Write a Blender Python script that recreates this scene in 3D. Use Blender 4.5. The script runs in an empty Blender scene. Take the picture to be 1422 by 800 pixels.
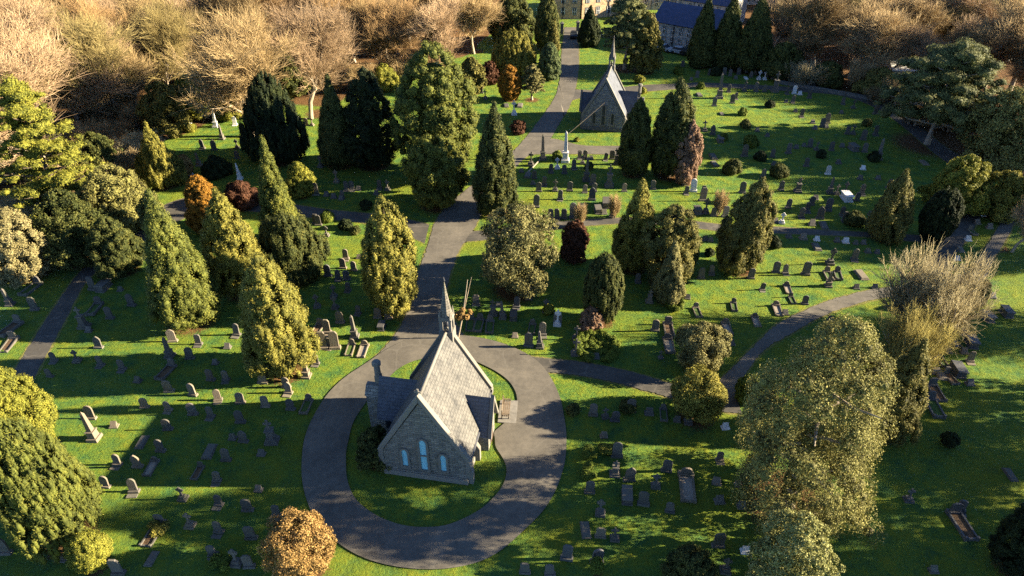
import bpy, math
import numpy as np
from math import radians, sin, cos, pi

# ------------------------------------------------------------------ camera, sky, sun, exposure
scn = bpy.context.scene
CH, PITCH, FPX = 40.0, radians(34.5), 930.0
cam = bpy.data.objects.new('camera', bpy.data.cameras.new('camera'))
scn.collection.objects.link(cam)
cam.location = (0, 0, CH); cam.rotation_euler = (radians(90) - PITCH, 0, 0)
cam.data.sensor_fit = 'HORIZONTAL'; cam.data.sensor_width = 36; cam.data.lens = FPX / 1422 * 36
cam.data.clip_end = 4000; cam.data.clip_start = 0.5
scn.camera = cam
SUN_EL, SUN_AZ = radians(18.5), radians(1.5)      # azimuth measured from +X towards +Y
world = bpy.data.worlds.new("World"); scn.world = world; world.use_nodes = True
wn = world.node_tree; wn.nodes.clear()
sky = wn.nodes.new('ShaderNodeTexSky'); sky.sky_type = 'NISHITA'; sky.sun_disc = False
sky.sun_elevation = SUN_EL; sky.sun_rotation = pi / 2 - SUN_AZ
sky.air_density = 0.45; sky.dust_density = 0.0; sky.ozone_density = 2.5; sky.altitude = 1500
bg = wn.nodes.new('ShaderNodeBackground'); bg.inputs['Strength'].default_value = 0.08
wo = wn.nodes.new('ShaderNodeOutputWorld')
wn.links.new(sky.outputs[0], bg.inputs[0]); wn.links.new(bg.outputs[0], wo.inputs[0])
sl = bpy.data.lights.new('sun', 'SUN'); sl.energy = 5.0; sl.angle = radians(0.5); sl.color = (1.0, 0.86, 0.62)
sun = bpy.data.objects.new('sun', sl); scn.collection.objects.link(sun)
sdir = np.array([cos(SUN_EL) * cos(SUN_AZ), cos(SUN_EL) * sin(SUN_AZ), sin(SUN_EL)])
from mathutils import Vector, Matrix
sun.rotation_euler = Vector(sdir).to_track_quat('Z', 'Y').to_euler()
sun.location = (60, 0, 60)
scn.view_settings.view_transform = 'Standard'; scn.view_settings.look = 'None'
scn.view_settings.exposure = 2.68; scn.view_settings.gamma = 1.0
scn.view_settings.use_curve_mapping = False
scn.cycles.max_bounces = 4; scn.cycles.diffuse_bounces = 2; scn.cycles.transmission_bounces = 2
scn.cycles.transparent_max_bounces = 4; scn.cycles.use_denoising = False

# ------------------------------------------------------------------ helpers
RNG = np.random.default_rng(7)
sP, cP = sin(PITCH), cos(PITCH)
def G(x, y, z=0.0):
    """the ground point (height z) seen at photo pixel x, y"""
    u = (x - 711) / FPX; v = (y - 400) / FPX
    t = (z - CH) / (-sP - v * cP)
    return np.array([u * t, (cP - v * sP) * t])
def PJ(X, Y, Z=0.0):
    dz = Z - CH; dep = Y * cP - dz * sP; v = -(Y * sP + dz * cP)
    return 711 + FPX * X / dep, 400 + FPX * v / dep, dep
def solve_h(X, Y, ytop):
    lo, hi = 0.0, 38.0
    for _ in range(30):
        m = (lo + hi) / 2
        if PJ(X, Y, m)[1] > ytop: lo = m
        else: hi = m
    return (lo + hi) / 2

def np_mesh(name, V, Fq, rnd=None, tri=False, smooth=False):
    k = 3 if tri else 4
    me = bpy.data.meshes.new(name)
    me.vertices.add(len(V)); me.vertices.foreach_set('co', np.asarray(V, np.float32).ravel())
    n = len(Fq)
    me.loops.add(n * k); me.loops.foreach_set('vertex_index', np.asarray(Fq, np.int32).ravel())
    me.polygons.add(n)
    me.polygons.foreach_set('loop_start', np.arange(0, n * k, k, dtype=np.int32))
    me.polygons.foreach_set('loop_total', np.full(n, k, np.int32))
    if smooth: me.polygons.foreach_set('use_smooth', np.ones(n, bool))
    if rnd is not None:
        a = me.attributes.new('rnd', 'FLOAT', 'FACE'); a.data.foreach_set('value', np.asarray(rnd, np.float32))
    me.update(calc_edges=True)
    return me

class MB:
    """collects faces; build() links them as one mesh object with box-projected UVs in metres"""
    def __init__(s): s.v = []; s.f = []; s.sm = []
    def add(s, V, F, M=None, smooth=False):
        o = len(s.v)
        for p in V:
            p = Vector(p)
            if M is not None: p = M @ p
            s.v.append(tuple(p))
        for f in F: s.f.append([i + o for i in f]); s.sm.append(smooth)
        return s
    def box(s, x0, x1, y0, y1, z0, z1, M=None, top=1.0):
        cx, cy = (x0 + x1) / 2, (y0 + y1) / 2
        T = lambda x, y: (cx + (x - cx) * top, cy + (y - cy) * top, z1)
        V = [(x0, y0, z0), (x1, y0, z0), (x1, y1, z0), (x0, y1, z0), T(x0, y0), T(x1, y0), T(x1, y1), T(x0, y1)]
        return s.add(V, [(0, 3, 2, 1), (4, 5, 6, 7), (0, 1, 5, 4), (1, 2, 6, 5), (2, 3, 7, 6), (3, 0, 4, 7)], M)
    def prismY(s, pts, y0, y1, M=None):
        """outline pts (x, z), extruded along y"""
        n = len(pts)
        V = [(x, y0, z) for x, z in pts] + [(x, y1, z) for x, z in pts]
        F = [list(range(n)), list(range(2 * n - 1, n - 1, -1))] + [(i, i + n, (i + 1) % n + n, (i + 1) % n) for i in range(n)]
        return s.add(V, F, M)
    def prismX(s, pts, x0, x1, M=None):
        n = len(pts)
        V = [(x0, y, z) for y, z in pts] + [(x1, y, z) for y, z in pts]
        F = [list(range(n - 1, -1, -1)), list(range(n, 2 * n))] + [(i, (i + 1) % n, (i + 1) % n + n, i + n) for i in range(n)]
        return s.add(V, F, M)
    def lathe(s, prof, n=10, M=None, smooth=True, cx=0, cy=0, rot=0):
        V = []; F = []
        for r, z in prof:
            for k in range(n):
                a = 2 * pi * k / n + rot; V.append((cx + r * cos(a), cy + r * sin(a), z))
        for j in range(len(prof) - 1):
            for k in range(n):
                F.append((j * n + k, j * n + (k + 1) % n, (j + 1) * n + (k + 1) % n, (j + 1) * n + k))
        F.append(list(range(n - 1, -1, -1))); F.append([(len(prof) - 1) * n + k for k in range(n)])
        return s.add(V, F, M, smooth)
    def build(s, name, mat, parent=None, bevel=0.0):
        me = bpy.data.meshes.new(name); me.from_pydata(s.v, [], s.f); me.update()
        me.polygons.foreach_set('use_smooth', s.sm)
        uv = me.uv_layers.new(name='UVMap')
        for p in me.polygons:
            n = p.normal; ax = max(range(3), key=lambda i: abs(n[i]))
            for li in p.loop_indices:
                c = me.vertices[me.loops[li].vertex_index].co
                uv.data[li].uv = (c.y, c.z) if ax == 0 else ((c.x, c.z) if ax == 1 else (c.x, c.y))
        o = bpy.data.objects.new(name, me); scn.collection.objects.link(o)
        me.materials.append(mat)
        if parent is not None: o.parent = parent
        if bevel:
            b = o.modifiers.new('bevel', 'BEVEL'); b.width = bevel; b.segments = 2; b.limit_method = 'ANGLE'
        return o

def link_mesh(name, me, mat, parent=None):
    if not me.materials: me.materials.append(mat)
    o = bpy.data.objects.new(name, me); scn.collection.objects.link(o)
    if parent is not None: o.parent = parent
    return o
def thing(name, loc, rz=0.0, label=None, cat=None, group=None):
    o = bpy.data.objects.new(name, None); scn.collection.objects.link(o)
    o.location = (loc[0], loc[1], loc[2] if len(loc) > 2 else 0); o.rotation_euler = (0, 0, rz)
    o.empty_display_size = 0.3
    return tag(o, label, cat, group)
def tag(o, label=None, cat=None, group=None, kind=None):
    if label: o['label'] = label
    if cat: o['category'] = cat
    if group: o['group'] = group
    if kind: o['kind'] = kind
    return o
def copy_tree(o, parent=None):
    c = o.copy(); scn.collection.objects.link(c); c.parent = parent
    for ch in list(o.children): copy_tree(ch, c)
    return c

# ------------------------------------------------------------------ materials
def newmat(name):
    m = bpy.data.materials.new(name); m.use_nodes = True
    nt = m.node_tree; nt.nodes.clear()
    out = nt.nodes.new('ShaderNodeOutputMaterial')
    return m, nt, out
def N(nt, t, **kw):
    n = nt.nodes.new(t)
    for k, v in kw.items():
        if k in n.inputs.keys() if isinstance(k, str) else False: n.inputs[k].default_value = v
        else: setattr(n, k, v)
    return n
def ramp(nt, fac, stops):
    r = nt.nodes.new('ShaderNodeValToRGB'); e = r.color_ramp.elements
    while len(e) < len(stops): e.new(0.5)
    for i, (p, c) in enumerate(stops):
        e[i].position = p; e[i].color = (*c, 1) if len(c) == 3 else c
    nt.links.new(fac, r.inputs[0]); return r.outputs[0]
def noise(nt, scale, detail=4, rough=0.55, vec=None, dist=0.0):
    n = nt.nodes.new('ShaderNodeTexNoise'); n.inputs['Scale'].default_value = scale
    n.inputs['Detail'].default_value = detail; n.inputs['Roughness'].default_value = rough; n.inputs['Distortion'].default_value = dist
    if vec is None: vec = nt.nodes.new('ShaderNodeTexCoord').outputs['Object']
    nt.links.new(vec, n.inputs['Vector']); return n.outputs['Fac']
def mix(nt, fac, a, b, mode='MIX'):
    m = nt.nodes.new('ShaderNodeMix'); m.data_type = 'RGBA'; m.blend_type = mode
    for s, v in ((m.inputs[0], fac), (m.inputs[6], a), (m.inputs[7], b)):
        if hasattr(v, 'is_linked'): nt.links.new(v, s)
        elif isinstance(v, (int, float)): s.default_value = v
        else: s.default_value = (*v, 1)
    return m.outputs[2]
def math_n(nt, op, a, b=0.0, clamp=False):
    m = nt.nodes.new('ShaderNodeMath'); m.operation = op; m.use_clamp = clamp
    for s, v in ((m.inputs[0], a), (m.inputs[1], b)):
        if hasattr(v, 'is_linked'): nt.links.new(v, s)
        else: s.default_value = v
    return m.outputs[0]
def bump(nt, h, strength, dist=0.05):
    b = nt.nodes.new('ShaderNodeBump'); b.inputs['Strength'].default_value = strength; b.inputs['Distance'].default_value = dist
    nt.links.new(h, b.inputs['Height']); return b.outputs[0]
def finish(nt, out, col, rough=0.9, nrm=None, spec=0.2, transl=0.0):
    p = nt.nodes.new('ShaderNodeBsdfPrincipled')
    if hasattr(col, 'is_linked'): nt.links.new(col, p.inputs['Base Color'])
    else: p.inputs['Base Color'].default_value = (*col, 1)
    p.inputs['Roughness'].default_value = rough; p.inputs['Specular IOR Level'].default_value = spec
    if nrm is not None: nt.links.new(nrm, p.inputs['Normal'])
    if transl:
        t = nt.nodes.new('ShaderNodeBsdfTranslucent')
        if hasattr(col, 'is_linked'): nt.links.new(col, t.inputs[0])
        else: t.inputs[0].default_value = (*col, 1)
        mx = nt.nodes.new('ShaderNodeMixShader'); mx.inputs[0].default_value = transl
        nt.links.new(p.outputs[0], mx.inputs[1]); nt.links.new(t.outputs[0], mx.inputs[2]); nt.links.new(mx.outputs[0], out.inputs[0])
    else: nt.links.new(p.outputs[0], out.inputs[0])

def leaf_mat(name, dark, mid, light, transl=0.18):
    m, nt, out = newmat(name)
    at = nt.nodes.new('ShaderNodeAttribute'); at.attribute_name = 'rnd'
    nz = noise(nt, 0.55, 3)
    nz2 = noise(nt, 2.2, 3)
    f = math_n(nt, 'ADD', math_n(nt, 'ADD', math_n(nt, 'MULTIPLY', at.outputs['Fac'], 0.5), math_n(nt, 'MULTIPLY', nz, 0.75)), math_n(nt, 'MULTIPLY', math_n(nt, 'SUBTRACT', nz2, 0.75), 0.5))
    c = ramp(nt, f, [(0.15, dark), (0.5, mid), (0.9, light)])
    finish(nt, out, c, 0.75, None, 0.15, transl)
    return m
def bark_mat(name, a, b):
    m, nt, out = newmat(name)
    tc = nt.nodes.new('ShaderNodeTexCoord'); mp = nt.nodes.new('ShaderNodeMapping'); mp.inputs['Scale'].default_value = (6, 6, 1.5)
    nt.links.new(tc.outputs['Object'], mp.inputs[0])
    nz = noise(nt, 1.0, 5, 0.6, mp.outputs[0])
    finish(nt, out, ramp(nt, nz, [(0.3, a), (0.7, b)]), 0.9, bump(nt, nz, 0.5, 0.05))
    return m
def twig_mat(name, a, b):
    m, nt, out = newmat(name)
    at = nt.nodes.new('ShaderNodeAttribute'); at.attribute_name = 'rnd'
    oi = nt.nodes.new('ShaderNodeObjectInfo')
    f = math_n(nt, 'ADD', math_n(nt, 'MULTIPLY', at.outputs['Fac'], 0.6), math_n(nt, 'MULTIPLY', oi.outputs['Random'], 0.4))
    finish(nt, out, ramp(nt, f, [(0.1, a), (0.9, b)]), 0.85)
    return m

LM = {
 'green':  leaf_mat('cypress_foliage', (0.014, 0.020, 0.005), (0.095, 0.105, 0.018), (0.203, 0.188, 0.031)),
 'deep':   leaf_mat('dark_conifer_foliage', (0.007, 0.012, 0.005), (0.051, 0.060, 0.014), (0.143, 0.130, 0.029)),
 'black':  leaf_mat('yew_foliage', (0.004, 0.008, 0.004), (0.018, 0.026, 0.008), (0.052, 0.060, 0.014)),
 'gold':   leaf_mat('golden_conifer_foliage', (.022, .026, .006), (.150, .138, .024), (.310, .255, .045)),
 'lime':   leaf_mat('yellow_green_foliage', (0.022, 0.030, 0.006), (0.150, 0.150, 0.019), (0.286, 0.250, 0.036)),
 'olive':  leaf_mat('olive_foliage', (0.014, 0.016, 0.006), (0.109, 0.101, 0.024), (0.232, 0.189, 0.043)),
 'grey':   leaf_mat('grey_green_foliage', (0.018, 0.022, 0.010), (0.133, 0.124, 0.042), (0.280, 0.236, 0.083)),
 'brown':  leaf_mat('olive_brown_foliage', (0.022, 0.018, 0.008), (.165, .155, .042), (.330, .290, .085)),
 'orange': leaf_mat('orange_foliage', (.060, .030, .006), (.200, .095, .012), (.330, .160, .020)),
 'rust':   leaf_mat('rust_red_foliage', (.025, .012, .007), (.070, .030, .015), (.140, .062, .030)),
 'peach':  leaf_mat('peach_brown_foliage', (.090, .060, .020), (.240, .145, .045), (.400, .240, .090)),
 'teal':   leaf_mat('blue_green_foliage', (0.010, 0.018, 0.010), (0.058, 0.081, 0.030), (0.130, 0.143, 0.048)),
 'hedge':  leaf_mat('clipped_hedge_foliage', (0.020, 0.035, 0.008), (0.084, 0.112, 0.014), (0.168, 0.182, 0.022)),
 'holly':  leaf_mat('variegated_holly_foliage', (.025, .030, .010), (.200, .200, .060), (.430, .400, .170)),
 'pine':   leaf_mat('pine_needle_foliage', (.016, .022, .008), (.100, .108, .034), (.210, .195, .065)),
 'pale':   leaf_mat('pale_straw_foliage', (.080, .070, .030), (.200, .170, .070), (.330, .270, .130)),
 'pink':   leaf_mat('pinkish_dead_foliage', (.080, .045, .025), (.200, .120, .070), (.330, .210, .130)),
}
BARK = bark_mat('brown_bark', (.035, .026, .018), (.10, .075, .05))
BARKP = bark_mat('pale_bark', (.14, .11, .08), (.36, .29, .20))
TW = {'tan': twig_mat('tan_twigs', (.13, .09, .04), (.41, .29, .135)),
      'rose': twig_mat('rosy_twigs', (.15, .10, .055), (.40, .275, .155)),
      'olive': twig_mat('olive_twigs', (.15, .12, .045), (.36, .27, .10)),
      'grey': twig_mat('grey_twigs', (.19, .15, .10), (.44, .35, .23)),
      'orange': twig_mat('orange_twigs', (.16, .095, .04), (.37, .235, .10)),
      'buff': twig_mat('buff_twigs', (.20, .165, .08), (.48, .40, .22)),
      'yellow': twig_mat('yellow_twigs', (.15, .12, .035), (.36, .30, .085))}

def stone_mat(name, base, var=0.35, brick=None, lichen=0.25, bscale=1.0, rough=0.9, moss=(.10, .11, .04)):
    m, nt, out = newmat(name)
    b = np.array(base)
    tc = nt.nodes.new('ShaderNodeTexCoord')
    oi = nt.nodes.new('ShaderNodeObjectInfo')
    add = nt.nodes.new('ShaderNodeVectorMath'); add.operation = 'ADD'
    cmb = nt.nodes.new('ShaderNodeCombineXYZ'); nt.links.new(math_n(nt, 'MULTIPLY', oi.outputs['Random'], 50.0), cmb.inputs[0])
    nt.links.new(tc.outputs['Object'], add.inputs[0]); nt.links.new(cmb.outputs[0], add.inputs[1])
    n1 = noise(nt, 2.2, 6, 0.65, add.outputs[0]); n2 = noise(nt, 9, 5, 0.6, add.outputs[0]); n3 = noise(nt, 1.1, 3, 0.5, add.outputs[0])
    c = ramp(nt, n1, [(0.25, tuple(b * (1 - var))), (0.5, tuple(b)), (0.75, tuple(b * (1 + var)))])
    c = mix(nt, 0.5, c, ramp(nt, oi.outputs['Random'], [(0, tuple(b * 0.6)), (1, tuple(b * 1.3))]))
    c = mix(nt, math_n(nt, 'MULTIPLY', ramp(nt, n3, [(0.5, (0, 0, 0)), (0.7, (1, 1, 1))]), lichen), c, moss)
    h = n2
    if brick:
        uv = nt.nodes.new('ShaderNodeUVMap')
        bt = nt.nodes.new('ShaderNodeTexBrick'); nt.links.new(uv.outputs[0], bt.inputs['Vector'])
        bt.inputs['Scale'].default_value = 1.0; bt.inputs['Brick Width'].default_value = brick[0]; bt.inputs['Row Height'].default_value = brick[1]
        bt.inputs['Mortar Size'].default_value = brick[2]; bt.inputs['Mortar Smooth'].default_value = 0.4
        bt.inputs['Color1'].default_value = (0.65, 0.65, 0.65, 1); bt.inputs['Color2'].default_value = (1.25, 1.2, 1.15, 1)
        bt.inputs['Mortar'].default_value = (0.42, 0.40, 0.38, 1)
        c = mix(nt, 1.0, c, bt.outputs['Color'], 'MULTIPLY')
        h = math_n(nt, 'SUBTRACT', math_n(nt, 'MULTIPLY', n2, 0.5), bt.outputs['Fac'])
    finish(nt, out, c, rough, bump(nt, h, 0.6, 0.03), 0.25)
    return m
ST = {'s': stone_mat('weathered_sandstone', (.095, .085, .07)),
      'd': stone_mat('dark_granite', (.075, .072, .07), 0.3, None, 0.15, rough=0.5),
      'w': stone_mat('pale_marble', (.55, .52, .47), 0.2, None, 0.1),
      't': stone_mat('tan_sandstone', (.15, .122, .088), 0.3)}
CHST = stone_mat('chapel_rubble_stone', (.17, .165, .145), 0.35, (0.42, 0.2, 0.016), 0.12)
CHTRIM = stone_mat('chapel_dressed_stone', (.135, .125, .105), 0.25, None, 0.15)
HOUSEST = stone_mat('house_sandstone', (.42, .30, .18), 0.2, (0.6, 0.3, 0.012), 0.05)
GREYST = stone_mat('grey_house_stone', (.34, .34, .32), 0.2, (0.6, 0.3, 0.012), 0.05)
def roof_mat(name, c1, c2, frost=None, row=0.26, wid=0.42, rough=0.6):
    m, nt, out = newmat(name)
    uv = nt.nodes.new('ShaderNodeUVMap')
    bt = nt.nodes.new('ShaderNodeTexBrick'); nt.links.new(uv.outputs[0], bt.inputs['Vector'])
    bt.inputs['Scale'].default_value = 1; bt.inputs['Brick Width'].default_value = wid; bt.inputs['Row Height'].default_value = row
    bt.inputs['Mortar Size'].default_value = 0.022; bt.inputs['Color1'].default_value = (*c1, 1); bt.inputs['Color2'].default_value = (*c2, 1)
    bt.inputs['Mortar'].default_value = (*(np.array(c1) * .5), 1)
    c = bt.outputs['Color']
    n = noise(nt, 1.1, 6, 0.75); n2 = noise(nt, 9, 6, 0.75)
    if frost is not None:
        c = mix(nt, ramp(nt, math_n(nt, 'ADD', math_n(nt, 'MULTIPLY', n, .55), math_n(nt, 'MULTIPLY', n2, .45)), [(0.42, (0, 0, 0)), (0.58, (.9, .9, .9))]), c, frost)
        c = mix(nt, math_n(nt, 'MULTIPLY', bt.outputs['Fac'], .55), c, tuple(np.array(c1) * .6))
    else:
        c = mix(nt, 0.5, c, ramp(nt, n, [(0.3, tuple(np.array(c1) * .6)), (0.7, tuple(np.array(c2) * 1.5))]))
    finish(nt, out, c, rough, bump(nt, math_n(nt, 'SUBTRACT', math_n(nt, 'MULTIPLY', n2, 0.6), bt.outputs['Fac']), 0.5, 0.03), 0.3)
    return m
SLATE_L = roof_mat('lichened_slate', (.028, .027, .026), (.048, .046, .042), (.105, .098, .085))
SLATE_D = roof_mat('dark_slate', (.045, .05, .06), (.08, .085, .10))
CHST2 = stone_mat('cool_grey_rubble_stone', (.17, .175, .18), 0.35, (0.42, 0.2, 0.016), 0.12)  # cooler grey rubble for the main walls of the far chapel
SLATE_N = roof_mat('navy_slate', (.035, .045, .085), (.05, .06, .11), rough=0.55)
def plain(name, c, rough=0.6, spec=0.3, metal=0.0, var=0.25, sc=3.0):
    m, nt, out = newmat(name)
    c = np.array(c)
    finish(nt, out, ramp(nt, noise(nt, sc, 4), [(0.3, tuple(c * (1 - var))), (0.7, tuple(c * (1 + var)))]), rough, None, spec)
    return m
BLUEBOARD = plain('pale_blue_window_board', (.20, .46, .55), 0.5, var=.12)
GLASSD = plain('dark_window_glass', (.02, .025, .03), 0.55, 0.3)
WHITEP = plain('white_paint', (.75, .74, .70), 0.5, var=.08)
DOORM = plain('dark_painted_wood', (.05, .03, .02), 0.6)
WOOD = plain('weathered_bench_wood', (.15, .11, .07), 0.7)
IRON = plain('dark_iron', (.03, .03, .035), 0.5)
LEAD = plain('lead_flashing', (.12, .12, .13), 0.5)
SOIL = plain('soil_and_dead_leaves', (.10, .06, .03), 0.95, var=.5, sc=6)
GRAVEL = plain('grave_gravel', (.24, .20, .15), 0.95, var=.5, sc=14)
TYRE = plain('tyre_rubber', (.02, .02, .02), 0.9)
TURF = plain('grave_turf', (.05, .085, .015), 0.95, var=.5, sc=8)

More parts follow.
